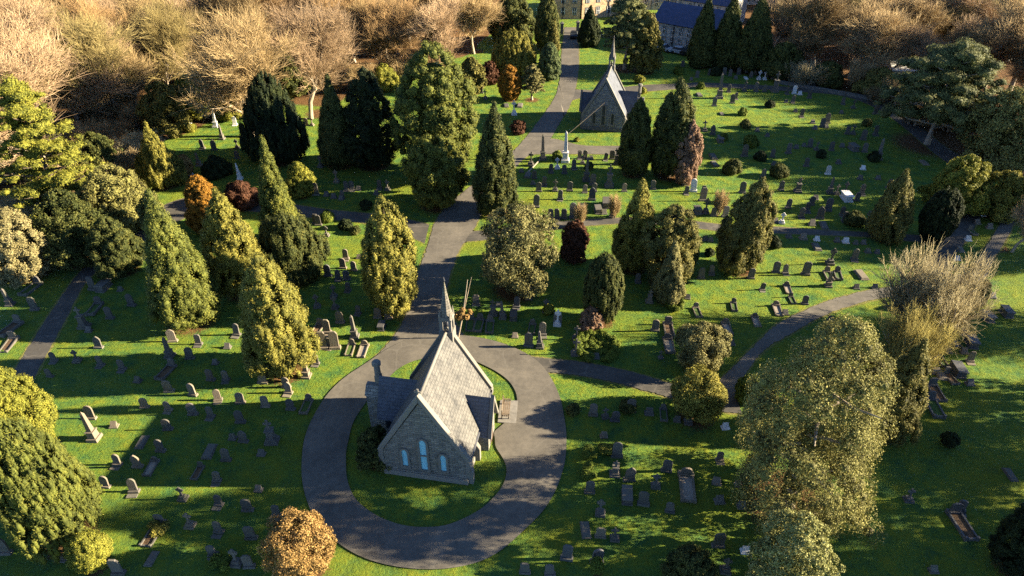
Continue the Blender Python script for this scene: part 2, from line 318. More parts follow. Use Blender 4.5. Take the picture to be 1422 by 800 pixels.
# ------------------------------------------------------------------ data: trees (photo pixels of the foot, the top and the half width)
# (short name, label, kind, x, y foot, y top, half width, shape, foliage, options)
TREES = [
 ('big cone cypress', 'big broad light green cone cypress standing over the row of headstones at left', 'cypress_tree', 238, 462, 262, 57, 'cone', 'green', {}),
 ('slim golden conifer', 'slim tall golden conifer right of the big cone cypress', 'conifer_tree', 319, 418, 262, 38, 'col', 'gold', {'irr': .2}),
 ('front golden conifer', 'lumpy golden green conifer nearest the camera in the left clump', 'conifer_tree', 378, 532, 350, 50, 'col', 'gold', {'irr': .25}),
 ('slender spire conifer', 'slender pointed pale green conifer rising behind the feathery dark yew', 'cypress_tree', 380, 345, 190, 33, 'cone', 'green', {}),
 ('feathery dark yew', 'feathery dark green yew with drooping plumes beside the golden conifers', 'yew_tree', 402, 398, 298, 52, 'dome', 'deep', {'plume': 1, 'irr': .25}),
 ('roadside golden conifer', 'bright golden conifer on the left verge of the main drive', 'conifer_tree', 540, 442, 272, 43, 'col', 'gold', {'irr': .22}),
 ('largest green conifer', 'largest broad green conifer left of the drive above the road bend', 'conifer_tree', 604, 258, 56, 60, 'egg', 'green', {'irr': .12}),
 ('rounded green conifer', 'rounded lumpy green conifer in front of the largest conifer', 'conifer_tree', 606, 296, 186, 46, 'egg', 'green', {'irr': .2}),
 ('pointed drive conifer', 'tall pointed dark green conifer on the right verge of the drive', 'conifer_tree', 687, 303, 138, 36, 'cone2', 'deep', {}),
 ('grey green holly', 'broad loose grey green twin topped tree right of the main drive', 'holly_tree', 717, 420, 280, 58, 'egg', 'grey', {'irr': .3, 'loose': 1}),
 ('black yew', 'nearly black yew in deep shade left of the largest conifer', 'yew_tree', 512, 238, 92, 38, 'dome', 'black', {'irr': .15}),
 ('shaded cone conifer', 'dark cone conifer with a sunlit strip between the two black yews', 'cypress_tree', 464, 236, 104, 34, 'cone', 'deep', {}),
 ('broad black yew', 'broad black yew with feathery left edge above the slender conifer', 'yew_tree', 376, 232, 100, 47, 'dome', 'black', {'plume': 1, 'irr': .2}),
 ('golden cypress cluster', 'golden cypress with several upright spires by the beech wood', 'cypress_tree', 216, 264, 170, 34, 'cone', 'gold', {'plume': 1, 'irr': .3}),
 ('brown green yew', 'brown green spreading yew left of the big cone cypress', 'yew_tree', 160, 330, 226, 48, 'dome', 'brown', {'irr': .25}),
 ('orange topped bush', 'round orange topped bush behind the slim golden conifer', 'shrub', 282, 326, 242, 27, 'dome', 'orange', {'irr': .15}),
 ('low rust bush', 'low spreading rust red bush left of the slender conifer', 'shrub', 334, 290, 252, 26, 'dome', 'rust', {'irr': .3}),
 ('little peach shrub', 'little peach coloured shrub beside the golden cypress cluster', 'shrub', 256, 246, 214, 11, 'egg', 'peach', {}),
 ('yellow green shrub', 'slanting yellow green shrub right of the slender conifer', 'shrub', 416, 276, 224, 20, 'dome', 'lime', {'irr': .3}),
 ('tiered cedar', 'large tiered yellow green cedar at the left edge below the wood', 'cedar_tree', 58, 330, 108, 80, 'cedar', 'lime', {}),
 ('pale laurel', 'pale rounded laurel at the left edge in front of the cedar', 'laurel_tree', 18, 392, 285, 46, 'dome', 'pale', {'irr': .2}),
 ('dark laurel', 'dark green laurel thicket right of the pale laurel', 'laurel_tree', 96, 372, 262, 46, 'dome', 'deep', {'irr': .3, 'loose': 1}),
 ('shadowy laurel', 'shadowy dark bush between laurel thicket and big cone cypress', 'laurel_tree', 158, 384, 300, 34, 'dome', 'deep', {'irr': .3}),
 ('big near yew', 'huge feathery green yew filling the lower left corner', 'yew_tree', 50, 764, 580, 64, 'dome', 'green', {'plume': 1, 'irr': .15}),
 ('pale conifer', 'pale green rounded conifer behind the huge feathery yew', 'conifer_tree', 22, 640, 512, 44, 'egg', 'lime', {'irr': .2}),
 ('yellow ball bush', 'small clipped yellow ball bush at the foot of the huge yew', 'clipped_bush', 124, 796, 743, 27, 'ball', 'lime', {}),
 ('peach round bush', 'round peach and orange bush by the ring road at the bottom edge', 'shrub', 415, 815, 722, 51, 'ball', 'peach', {'loose': 1, 'irr': .08}),
 ('tall golden conifer', 'tall golden conifer in the middle of the graves behind the fluted yew', 'conifer_tree', 886, 382, 243, 32, 'cone2', 'gold', {'irr': .2}),
 ('dark round yew', 'dark rounded yew right of the tall golden conifer', 'yew_tree', 932, 405, 285, 42, 'egg', 'olive', {'irr': .25}),
 ('ribbed dark yew', 'ribbed dark yew with upright folds beside the grey cone tree', 'yew_tree', 950, 385, 308, 24, 'egg', 'deep', {'plume': 1}),
 ('grey cone tree', 'grey green small cone tree in front of the dark rounded yew', 'conifer_tree', 932, 424, 334, 27, 'cone', 'grey', {'irr': .2}),
 ('dark maroon bush', 'dark maroon bush between the holly and the tall golden conifer', 'shrub', 798, 366, 304, 23, 'dome', 'rust', {'irr': .25, 'loose': 1}),
 ('fluted oval yew', 'fluted oval dark yew standing behind the hedged round plot', 'yew_tree', 838, 456, 352, 31, 'egg', 'deep', {'plume': 1}),
 ('pink dead shrub', 'pinkish dead shrub at the foot of the fluted oval yew', 'shrub', 822, 462, 424, 16, 'dome', 'pink', {'irr': .3}),
 ('leaning golden conifer', 'golden edged dark conifer leaning right in the sunny lawn', 'conifer_tree', 1041, 384, 247, 35, 'col', 'olive', {'irr': .25, 'lean': .9}),
 ('left dark column', 'left one of two dark columnar conifers by the far chapel', 'conifer_tree', 884, 248, 136, 25, 'col', 'deep', {}),
 ('right dark column', 'taller right one of two dark columnar conifers by the far chapel', 'conifer_tree', 937, 252, 106, 32, 'col', 'deep', {}),
 ('straw coloured shrub', 'straw coloured twiggy shrub against the taller dark column', 'shrub', 957, 258, 168, 19, 'col', 'pink', {'irr': .3}),
 ('grey round shrub', 'grey green round shrub above the small golden tree', 'shrub', 975, 520, 452, 41, 'ball', 'grey', {'irr': .15, 'loose': 1}),
 ('small golden tree', 'small golden leaved tree beside the right hand road', 'small_tree', 971, 594, 518, 44, 'ball', 'gold', {'irr': .15, 'loose': 1}),
 ('big olive tree', 'biggest olive brown leafy tree in the lower right', 'leafy_tree', 1135, 742, 440, 114, 'dome', 'brown', {'irr': .30, 'cs': .15, 'loose': 1, 'limbs': 1, 'mx': 110000, 'leaf': 1.6}),
 ('dark golden conifer', 'dark golden conifer behind right edge of the biggest olive tree', 'conifer_tree', 1256, 612, 470, 46, 'cone', 'olive', {'irr': .3}),
 ('near variegated holly', 'pale variegated holly at the bottom edge under the olive tree', 'holly_tree', 1099, 845, 716, 52, 'egg', 'holly', {'irr': .25, 'loose': 1}),
 ('dark dome bush', 'dark dome bush cut by the bottom edge of the photo', 'shrub', 962, 835, 768, 42, 'dome', 'deep', {'irr': .1}),
 ('lawn edge conifer', 'dull green conifer with pale lit top at the right of the lawn', 'conifer_tree', 1243, 337, 235, 32, 'cone2', 'olive', {'irr': .2}),
 ('golden road tree', 'golden tipped holly behind the dark oval yew at right', 'holly_tree', 1335, 300, 214, 42, 'dome', 'lime', {'irr': .3, 'loose': 1}),
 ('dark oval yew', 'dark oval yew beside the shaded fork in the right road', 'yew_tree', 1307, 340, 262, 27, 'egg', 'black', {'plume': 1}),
 ('right edge golden tree', 'golden green tree cut by the right edge beside the dark road', 'holly_tree', 1398, 306, 236, 38, 'dome', 'gold', {'irr': .3, 'loose': 1}),
 ('tiny cone shrub', 'tiny dark cone shrub at the end of the right dark road', 'shrub', 1361, 430, 388, 13, 'egg', 'deep', {}),
 ('big right pine', 'big spreading dark pine above the lawn at the upper right', 'pine_tree', 1312, 215, 60, 82, 'pine', 'pine', {}),
 ('far left dark spruce', 'left of three dark conifers near the navy roofed row', 'conifer_tree', 978, 96, -8, 21, 'cone2', 'deep', {}),
 ('far middle dark spruce', 'middle of three dark conifers near the navy roofed row', 'conifer_tree', 1013, 98, -12, 24, 'cone2', 'deep', {}),
 ('far right dark spruce', 'right of three dark conifers near the navy roofed row', 'conifer_tree', 1051, 104, -10, 28, 'cone2', 'deep', {}),
 ('dark holly mass', 'dark low holly mass at the foot of the right dark spruce', 'holly_tree', 1088, 112, 58, 30, 'dome', 'deep', {'irr': .3}),
 ('dark boundary holly', 'dark low holly on the boundary under the bare trees', 'holly_tree', 1150, 122, 84, 24, 'dome', 'deep', {'irr': .3}),
 ('green boundary holly', 'green holly on the boundary left of the big pine', 'holly_tree', 1222, 138, 94, 32, 'dome', 'olive', {'irr': .3}),
 ('spire pine', 'loose grey green pine behind the spire of the far chapel', 'pine_tree', 872, 102, -6, 38, 'pine', 'pine', {}),
 ('pine by navy row', 'smaller golden green pine left of the navy roofed row', 'pine_tree', 898, 104, 14, 24, 'dome', 'olive', {'irr': .3, 'loose': 1}),
 ('gate dark conifer', 'dark round cone conifer by the gate at the top of the drive', 'conifer_tree', 819, 66, 8, 17, 'cone2', 'black', {}),
 ('drive dark column', 'dark tall column conifer left of the drive near the gate', 'conifer_tree', 760, 72, -14, 18, 'col', 'deep', {}),
 ('small drive cone', 'small lit cone conifer on the left verge near the gate', 'conifer_tree', 769, 74, 26, 11, 'cone', 'olive', {}),
 ('teal drive conifer', 'blue green small conifer on the left verge below the gate', 'conifer_tree', 763, 112, 58, 18, 'dome', 'teal', {}),
 ('evergreen mass', 'dark evergreen mass above the round golden yew', 'holly_tree', 712, 62, -12, 32, 'dome', 'deep', {'irr': .3}),
 ('round golden yew', 'round golden topped yew left of the upper drive', 'yew_tree', 714, 108, 44, 36, 'dome', 'gold', {'plume': 1, 'irr': .1}),
 ('orange oval conifer', 'small oval conifer with orange top left of the upper drive', 'conifer_tree', 708, 142, 90, 17, 'egg', 'orange', {}),
 ('sparse grey pine', 'sparse grey little pine between orange conifer and drive', 'pine_tree', 739, 142, 90, 17, 'pine', 'grey', {}),
 ('dark red bush', 'small dark red bush on the lawn left of the upper drive', 'shrub', 720, 186, 166, 12, 'dome', 'rust', {'irr': .3}),
 ('yellow bush by pine', 'little yellow bush on the lawn behind the far chapel', 'clipped_bush', 888, 117, 104, 8, 'ball', 'lime', {}),
 ('tall wood holly', 'tall green holly standing at the edge of the left wood', 'holly_tree', 268, 170, 104, 34, 'egg', 'lime', {'irr': .3, 'loose': 1}),
 ('wood edge laurel', 'olive laurel on the wood edge above the golden cypress', 'laurel_tree', 228, 190, 112, 38, 'dome', 'olive', {'irr': .3, 'loose': 1}),
 ('wood edge holly', 'olive holly on the wood edge above the pale crosses', 'holly_tree', 318, 166, 118, 28, 'dome', 'lime', {'irr': .3}),
 ('wood evergreen', 'dark evergreen deep in the left wood behind the broad black yew', 'holly_tree', 400, 140, 74, 30, 'egg', 'deep', {'irr': .3, 'loose': 1}),
 ('bright wood shrub', 'bright yellow green shrub above the black yew by the wood', 'shrub', 533, 128, 88, 22, 'dome', 'lime', {'irr': .3}),
 ('wood ivy tree', 'ivy green tree in the left wood beside the dark gap', 'holly_tree', 240, 100, 60, 24, 'egg', 'olive', {'irr': .3, 'loose': 1}),
 ('dark thicket', 'dark thicket tree on the wood edge above the small far graves', 'thicket_tree', 655, 132, 78, 20, 'dome', 'olive', {'irr': .3, 'loose': 1}),
 ('dull red thicket', 'dull red brown thicket left of the round golden yew', 'thicket_tree', 680, 118, 84, 14, 'dome', 'rust', {'irr': .3, 'loose': 1}),
 ('low dark laurel', 'low dark laurel among the shaded graves below the pale obelisks', 'laurel_tree', 300, 248, 216, 20, 'dome', 'black', {'irr': .3}),
 ('left wood laurel', 'dark green laurel tree under the huge rosy beech', 'laurel_tree', 135, 262, 182, 34, 'dome', 'deep', {'irr': .35, 'loose': 1}),
 ('mid wood holly', 'dark holly in the left wood above the wood edge holly', 'holly_tree', 335, 120, 62, 22, 'egg', 'deep', {'irr': .35, 'loose': 1}),
 ('rear wood holly', 'olive holly in the wood above the shaded cone conifer', 'holly_tree', 462, 106, 48, 24, 'egg', 'olive', {'irr': .35, 'loose': 1}),
 ('far wood holly', 'dark evergreen in the rear of the left wood near the top edge', 'holly_tree', 205, 62, 18, 26, 'egg', 'deep', {'irr': .35, 'loose': 1}),
 ('right scrub tree', 'olive scrub tree at the right edge below the big pine', 'scrub_tree', 1398, 240, 118, 58, 'dome', 'brown', {'irr': .3, 'loose': 1}),
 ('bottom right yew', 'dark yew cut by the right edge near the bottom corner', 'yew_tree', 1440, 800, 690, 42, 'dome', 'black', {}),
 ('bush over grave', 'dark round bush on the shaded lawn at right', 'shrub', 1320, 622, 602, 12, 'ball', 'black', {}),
 ('verge hedge mound', 'mossy hedge mound in the road fork beside the olive tree', 'shrub', 1044, 560, 522, 22, 'dome', 'hedge', {'irr': .2}),
 ('bottom grave bush', 'small yellow green bush planted on a grave at the bottom edge', 'shrub', 829, 800, 776, 10, 'ball', 'hedge', {}),
 ('chapel corner bush', 'dark ivy bush against the left wall of the near chapel', 'shrub', 520, 652, 596, 30, 'dome', 'deep', {'irr': .3, 'loose': 1}),
 ('golden verge bush', 'golden bush at the left of the three flowered kerb graves', 'shrub', 1050, 560, 545, 8, 'dome', 'lime', {}),
]
# small clipped topiary and dark bushes: x, y foot, px half width, foliage, label
BUSHES = [
 (774, 222, 8, 'hedge', 'round hedge ball beside the tall column at the crossroads'),
 (974, 124, 6, 'hedge', 'small clipped hedge block right of the dark columns'),
 (1032, 161, 7, 'hedge', 'green hedge ball in the upper part of the sunny lawn'),
 (1036, 179, 8, 'deep', 'dark hedge ball just below the upper green one'),
 (1044, 205, 11, 'hedge', 'largest hedge ball in the middle of the sunny lawn'),
 (1005, 196, 7, 'hedge', 'hedge tuft curled round a low chest tomb'),
 (1057, 224, 9, 'black', 'low dark bush below the largest hedge ball'),
 (1070, 150, 7, 'black', 'small dark bush in the shadow streaks of the lawn'),
 (1142, 220, 8, 'black', 'low dark bush halfway across the lawn'),
 (1215, 225, 9, 'black', 'dark clipped drum bush under a tall stone'),
 (1083, 248, 13, 'deep', 'long low dark hedge behind the leaning golden conifer'),
 (1019, 243, 14, 'deep', 'long low clipped hedge at the left of the lawn'),
 (1188, 316, 14, 'deep', 'spreading dark ground bush beside the middle path'),
 (1076, 345, 11, 'black', 'dark bush right of the leaning conifer under the path'),
 (986, 356, 7, 'black', 'dark bush left of the leaning conifer foot'),
 (508, 292, 9, 'black', 'dark square clipped bush behind the roadside conifer'),
 (479, 320, 10, 'black', 'dark clipped block below the left path'),
 (493, 326, 8, 'deep', 'dark clipped block beside the roadside conifer'),
 (500, 218, 6, 'lime', 'small yellow clipped bush in the strip of sun'),
 (453, 310, 11, 'hedge', 'barrel shaped clipped hedge on the left path'),
 (264, 184, 8, 'lime', 'small yellow green bush by the pale cross'),
 (818, 236, 7, 'deep', 'round dark bush among shaded graves at the crossroads'),
 (994, 106, 8, 'black', 'dark bush under the far left spruce'),
 (943, 104, 8, 'hedge', 'dull hedge ball in the shade by the north path'),
 (796, 577, 10, 'deep', 'low dark hedge beside the ring road'),
 (872, 574, 12, 'deep', 'dark bush growing round a pale headstone'),
 (762, 437, 9, 'lime', 'golden bush tucked behind the white cross'),
 (1205, 176, 7, 'deep', 'low bush near the big pine at the lawn edge'),
 (1008, 284, 7, 'hedge', 'curled hedge ring on a small grave'),
 (893, 131, 6, 'lime', 'yellow clipped bush right of the far chimney'),
 (801, 197, 4, 'lime', 'tiny yellow bush on the far chapel lawn'),
]
# bare trees: x, y foot, y top, half width, variant, twig colour, label
BARE = [
 (100, 262, 18, 112, 2, 'rose', 'huge rosy bare beech leaning over the golden cypress'),
 (-30, 250, 0, 110, 1, 'tan', 'bare beech at the left edge behind the cedar'),
 (22, 190, -20, 90, 2, 'rose', 'bare beech behind the huge rosy beech at far left'),
 (170, 175, 8, 66, 3, 'olive', 'olive tinted bare tree right of the rosy beech'),
 (350, 190, 2, 78, 3, 'tan', 'pale barked bare tree over the broad black yew'),
 (432, 165, 0, 66, 2, 'rose', 'bare tree above the shaded cone conifer'),
 (528, 110, -5, 56, 1, 'orange', 'orange brown bare tree above the black yew'),
 (610, 100, -10, 58, 0, 'rose', 'pinkish bare tree above the largest green conifer'),
 (658, 75, -20, 40, 1, 'tan', 'tan bare tree left of the evergreen mass'),
 (300, 120, -25, 66, 0, 'tan', 'tan bare tree in the middle of the left wood'),
 (240, 140, -5, 45, 3, 'olive', 'olive bare tree by the dark gap in the wood'),
 (1130, 100, -20, 60, 0, 'tan', 'bare tree right of the dark spruces'),
 (1195, 112, 5, 62, 3, 'tan', 'pale twiggy tree left of the big pine'),
 (1075, 70, -20, 50, 0, 'rose', 'rosy bare tree behind the right dark spruce'),
 (1260, 92, -10, 58, 0, 'tan', 'bare tree behind the big pine left side'),
 (1330, 85, -20, 58, 0, 'rose', 'bare tree behind the top of the big pine'),
 (1400, 130, -10, 62, 1, 'tan', 'bare tree at the right edge beside the white sheds'),
 (1422, 215, 100, 56, 3, 'olive', 'olive bare tree at the right edge under the sheds'),
 (1405, 350, 272, 38, 2, 'rose', 'small pinkish bare tree beside the right dark road'),
 (1275, 470, 350, 64, 4, 'buff', 'grey many stemmed bare shrub tree over the road corner'),
 (1248, 520, 428, 42, 4, 'yellow', 'yellow twigged bare bush beside the biggest olive tree'),
 (1000, 300, 262, 10, 4, 'tan', 'thin bare sapling among graves on the path edge'),
 (853, 305, 268, 9, 4, 'tan', 'thin rosy sapling beside the middle path'),
 (806, 318, 280, 10, 4, 'tan', 'thin rusty sapling left of the middle path'),
]
GRAVES = """
960,112,b 968,108,r 985,104,r 1006,104,r 1014,106,f 1026,104,r 1043,108,r 1066,107,f 1084,108,r 1096,112,r 1101,116,f 1115,118,r 1130,120,b 1002,117,b 1148,178,b 1066,190,b 1125,205,r 1170,205,b 1052,183,b 965,215,r 1165,228,b 1120,232,r 1085,265,r 1220,250,b 1235,262,r 1060,285,b 1170,300,r 1210,300,b 1095,290,r 1040,292,b
654,112,o 664,108,r,1,t 674,138,c,1.2 714,160,c,1.8,w 703,149,l 722,149,l 668,130,r,1.1 737,231,c,1.6 754,222,o,1.5 785,225,o,2.1,w 774,235,c,1.1,w 797,235,r,1.3 765,240,r,1.1 784,242,r,1,d 805,221,f 809,228,c,1 812,221,r 821,222,b 841,223,r,.9 850,222,f 857,229,m,1
733,247,l 742,249,r 756,258,f,1.2 740,257,b 748,267,r 771,266,c,1.1 791,266,r 814,252,o,1.5 812,269,r 823,258,r,1.3 846,260,m,1.5,s 778,278,r,1.2 822,279,g,1.5,d 825,267,r 808,289,b 843,289,a 831,297,a,.8 744,289,r,1.7
765,305,f 774,305,f,1.2 783,305,f,1.1 796,304,r,1.8,d 806,299,r 850,302,b 839,298,b 867,267,r 907,264,f 724,240,b 948,93,r 999,93,b 1011,96,r 1030,95,g,1.5,s 1020,96,r 1048,103,r,1.3,t 1037,101,b
1054,111,c,1.2,w 1062,111,c,1.2,w 1022,110,b 1037,110,l,.8,w 1074,110,c 1079,111,o,1.1,t 1090,105,o,1.1 1108,110,r,1.2 999,137,o,2,s 1012,128,r,1.3 1034,127,c,1.3 1050,127,r,1.5 1076,128,m,1.7,s 1062,128,r 1093,131,r
1103,131,f,1.2,w 1111,132,b,1.1,w 1101,143,r,1.2 1092,143,b 972,134,l 992,148,r,1.3,d 1017,144,r,1.2 1022,138,f,1 1003,160,l,.7 1113,163,r,1.3 1105,156,b 1108,115,g,1.2 1120,114,r,1.2,t 1123,120,b 1136,118,o,1.1,t
1124,137,f,1.3 1171,145,r,1 1185,151,c,1.2 1216,159,f,1.5,s 1149,172,r,1.3 1142,177,r,1.1 1132,180,b 1129,172,b 1177,187,r 1185,187,c,1.1 1199,195,r,1.2 1216,188,r,1.3 1169,158,b
979,183,c,1.2 990,188,g,1.3 1001,198,a,.8 1034,218,r,1.4 992,221,l 994,231,l 1073,219,r 1095,214,f,1.2 1106,207,b 1117,204,b 1075,230,b 1060,247,r 963,267,r,1.5,w 951,258,f 953,270,r 977,270,f 1031,269,r,1.3 1108,267,m,.9,s
1134,209,c,1 1155,210,f,1.2 1187,210,a,.9,s 1201,212,r 1220,222,o,1.3,s 1199,236,b,.9,w 1150,243,f,1,w 1195,250,b 1286,229,l,.9,t 1153,269,o,1 1162,271,c,1 1174,269,c,1.2 1178,280,a,1,w 1197,271,r,1.3 1190,280,r,1 1133,278,b
1127,286,r,1 1150,294,f,1.4,d 1121,295,r,1.1,d 1113,303,r,1.2,d 1139,305,g,1.2 1173,308,f 1199,311,b 1086,311,c,1,w 1129,312,b 976,280,f,1.4 970,298,a,.8 980,297,c,1.5 991,301,r 1007,302,f,1.1,d 1077,310,b
1128,314,b 1147,318,l 1096,331,b 1116,333,b,1.2,t 1135,335,b,.9,w 1163,337,b 1175,338,b,1.1,w 1189,340,b 1200,340,b 1137,348,l 1153,368,c,1.8 1187,362,r,1.5 1206,352,b 1219,353,b 974,388,r,1.3 989,381,r,.9,t 1043,388,f,1.2,s
1078,380,r,1.3 1091,381,g,1.1 1119,383,f,1.4 1154,388,k,.9,t 1169,388,k,.9 1151,399,o,.8,t 1059,404,r,.8 1097,406,k,.8,t 1190,402,b 1216,402,b 987,336,b,.9,t 980,335,b 1200,388,l,1.1,t
661,426,f,1.3,s 734,416,c,1.3,t 717,428,r,1.3,d 685,438,m,.8,s 692,427,b 698,443,o,1 713,445,a,.7 653,456,k,.9 666,457,k,.9 680,459,k,.9 758,434,c,1.3,s 774,453,C,1.3,w 740,462,k,.8 753,467,r,1.5 715,470,b,1,t 734,483,r,1.4,d
750,484,o,.9,s 817,460,r,1,t 830,463,r,1.1 816,471,b,.9,w 799,494,c,1.5 828,499,b,1.1 800,473,c,1.2 886,392,r,1,s 902,421,m,.7,t 955,416,b 969,437,k,.7,t 1022,430,k,.7,s 1102,420,k,.6 1083,436,k,.9,t 1091,438,b 1052,450,k,.7,t 1012,462,k,.9,t
1016,480,b 910,461,r,1.2,t 931,464,k,1,t 931,486,k,1 918,499,c,.6,s 1118,424,r,.9,d 1155,447,b 261,174,c,1.7,w 299,177,o,1.2,w 326,174,r,1.2,w 308,194,o,1 281,207,r,1.3 297,209,g,1.3 276,231,o,.8,t 329,207,c,1 329,221,r 333,250,u,1.1,w
438,272,f,1.5,s 467,254,c,1.2,t 415,173,r,1.1,w 425,175,r,1,t 433,175,c,.9,t 453,273,b 463,276,b 475,276,r 488,264,f 445,233,c,1.2 336,156,r,1,w 264,244,b,1,w 481,265,f 489,265,r 527,263,r,1.2 538,265,c 522,271,b 473,278,b 438,312,f,1.1 442,314,f,1.1
420,320,r,1.4 453,329,c 497,265,b 480,361,r,1.4,t 128,404,f,1.5,s 141,405,a,.9 13,425,o,.9,s 47,432,f,1.4,s 40,407,k,1.1 10,465,k,1.2 5,486,k,1.1 116,456,m,1.1 127,435,k,1 152,444,f,1.3 122,462,b 182,426,r,1.2 166,405,b 136,485,g,1.2 239,476,r,1.2,t
74,503,r,1 106,504,c,1 139,509,r,1.1 169,515,r,1.2 476,374,r,1.3,t 491,377,r,1.1,t 455,385,r,1.5,d 469,389,r,1.1,d 481,390,f,.9,d 483,405,r 463,414,c,1.2 440,428,c,1.3,s 465,430,c,1.2 472,450,g,1.3,t 492,470,o,1.1,s 440,464,k,.9,t 454,464,f,1.7,t
448,486,f,1.9,t 465,486,f,1.8,t 485,491,k,.8,t 503,493,k,.9,t 524,443,f,1,t 539,444,f,1,t 529,459,a,.6,d 497,437,r 498,360,b,1,t 425,525,o,1.1,t 438,507,r,1 555,426,l,1 275,480,f,1.1 328,467,r,1.3 315,485,b 68,525,r,.7,s 235,497,o,1.1 263,500,r,1.1
230,523,k,.9 298,507,b 292,530,f,1.2 313,530,r,1.1 364,534,r,1.2,t 397,540,r,1,t 190,532,b 457,484,f,1,t 200,568,r,.9,t 233,572,r,1.1,t 267,551,r,1.2,t 302,558,r,1.1,t 333,562,r,1.1,t 400,548,g,1.1,t 125,584,r,1.1,t 130,612,o,1.3,t 157,595,b,1,t 267,578,r,1.1
292,581,f,1.1 368,567,r,1.1,t 403,571,r,1 424,571,k,.8,t 234,546,r,1.1,t 232,599,r,1,s 333,589,r,1.1 377,616,m,1.2,s 193,622,l,.8 222,629,r,1.2 322,612,b 337,616,g,1.1 362,634,b 162,648,r,1.1,t 190,651,g,1.1,t 207,656,k,.7 313,642,r,1.2 287,636,l,.9
300,671,r,1.1 273,662,k,.6 145,679,r,1.1,t 185,686,r,1.2 253,696,c,1 303,704,r,1 343,712,r,1.2 383,719,f,1.1,s 263,734,c,1.1,t 303,742,r,1.1 348,751,f,1.1 210,752,k,1 82,782,f,1,s 163,800,f,1.3 295,774,r,1.1 328,787,c,1.2 345,791,f,1.2 358,684,b 207,784,l,.6
5,772,r,1.3 824,579,r,1.2,s 841,582,c,.8 854,587,r,1,d 902,577,b,1.2 924,582,k,.7 941,587,b,1,s 839,609,b,1,t 857,637,r,1.3,s 819,687,f,1.1,s 876,574,f,1.1,s 874,670,g,1.2,s 854,662,m,.6 926,657,r,1.1,s 911,679,c,1 894,704,f,1.3 872,699,a,.7 834,717,c,1.1 931,714,r,.8
814,745,l,.7 834,749,f,.8,t 854,752,c,1 787,780,f,1.2,d 829,784,r,1.2,d 729,799,f,1,s 764,802,r,1 1008,597,b,1,w 1000,642,f,.9,t 960,690,k,1.3,t 996,674,b,1,t 1000,700,b,1.1 1031,707,b,1 1026,677,b,.9,t 998,762,f,1.3 1036,770,b,.9,w 1008,797,c,1,s 956,587,r,.9,s
1306,577,k,1.2,d 1408,667,l,.7 1263,698,c,.9,d 1345,746,k,1.3,d 1335,712,f,1.1,d 1298,797,b,1 1379,415,b,1.2,d 1375,448,a,.9,d 1401,441,a,.8,d 1353,484,a,.9,d 1348,504,f,1.1,t 1334,524,a,.9,d 1310,527,l,1,t 1348,536,b,1.1,d 1306,553,k,1,d
1325,455,l,.9,s 1338,466,b,1.2,t 1330,480,k,.7 1318,490,l,.8,t 1340,492,b,1.2,t 1312,507,k,.7,t 1325,512,b,1.1,t 1300,520,b,1.2,t 1322,530,k,.7 1335,452,b,1,t 1365,300,l,.7,w 1358,312,b,1,t 1352,325,k,.6,t 1345,335,b,1,w 1337,350,l,.7,t 1330,362,b,1,w 1322,372,k,.6,t 1315,383,b,1.1,w 1375,318,b,1,t
"""

# ------------------------------------------------------------------ the ground
def smooth_line(P, n=6):
    P = np.asarray(P, float); out = []
    for i in range(len(P) - 1):
        p0 = P[max(i - 1, 0)]; p1 = P[i]; p2 = P[i + 1]; p3 = P[min(i + 2, len(P) - 1)]
        for k in range(n):
            t = k / n
            out.append(0.5 * ((2 * p1) + (-p0 + p2) * t + (2 * p0 - 5 * p1 + 4 * p2 - p3) * t * t + (-p0 + 3 * p1 - 3 * p2 + p3) * t ** 3))
    out.append(P[-1]); return np.array(out)

tree_xy = []      # (X, Y, R) filled as trees are placed, used for leaf litter on the ground
def place(x, yf, yt, hw):
    X, Y = G(x, yf); dep = PJ(X, Y)[2]; R = hw * dep / FPX
    d = np.array([X, Y]) / math.hypot(X, Y)
    X, Y = np.array([X, Y]) + d * R * 0.55
    dep = PJ(X, Y)[2]; R = hw * dep / FPX
    H = solve_h(X, Y, yt)
    for _ in range(6):
        X += (x - PJ(X, Y, H * .5)[0]) * dep / FPX; H = solve_h(X, Y, yt)
    R = hw * PJ(X, Y, H * .45)[2] / FPX
    # the axis must project on the given x half way up: correct sideways for the camera's convergence
    return X, Y, R, max(H, 0.5), dep
for t in TREES:
    X, Y, R, H, dep = place(t[3], t[4], t[5], t[6]); tree_xy.append((X, Y, R * (0.9 if H > 2.5 else 0.2)))
for b in BARE:
    X, Y, R, H, dep = place(b[0], b[1], b[2], b[3] * 0.6); tree_xy.append((X, Y, R * 0.8))

def ground_coords(lo, hi, step, far):
    a = np.arange(lo, hi + step / 2, step)
    ext = np.array([5, 15, 40, 100, 250, 600, far])
    return np.concatenate([(lo - ext)[::-1], a, hi + ext])
gx = ground_coords(-160, 160, 0.8, 1500); gy = ground_coords(-5, 215, 0.8, 1500)
XX, YY = np.meshgrid(gx, gy)
def wob(x, y, s, ph):
    return (np.sin(x * s + ph) * np.cos(y * s * 1.3 + ph * 2) + np.sin((x + y) * s * .7 + ph * 3)) * .5
lit = np.zeros_like(XX)
for (X, Y, R) in tree_xy:
    d = np.hypot(XX - X, YY - Y)
    lit = np.maximum(lit, np.clip(1.4 - d / (R * 0.8 + 0.2), 0, 1))
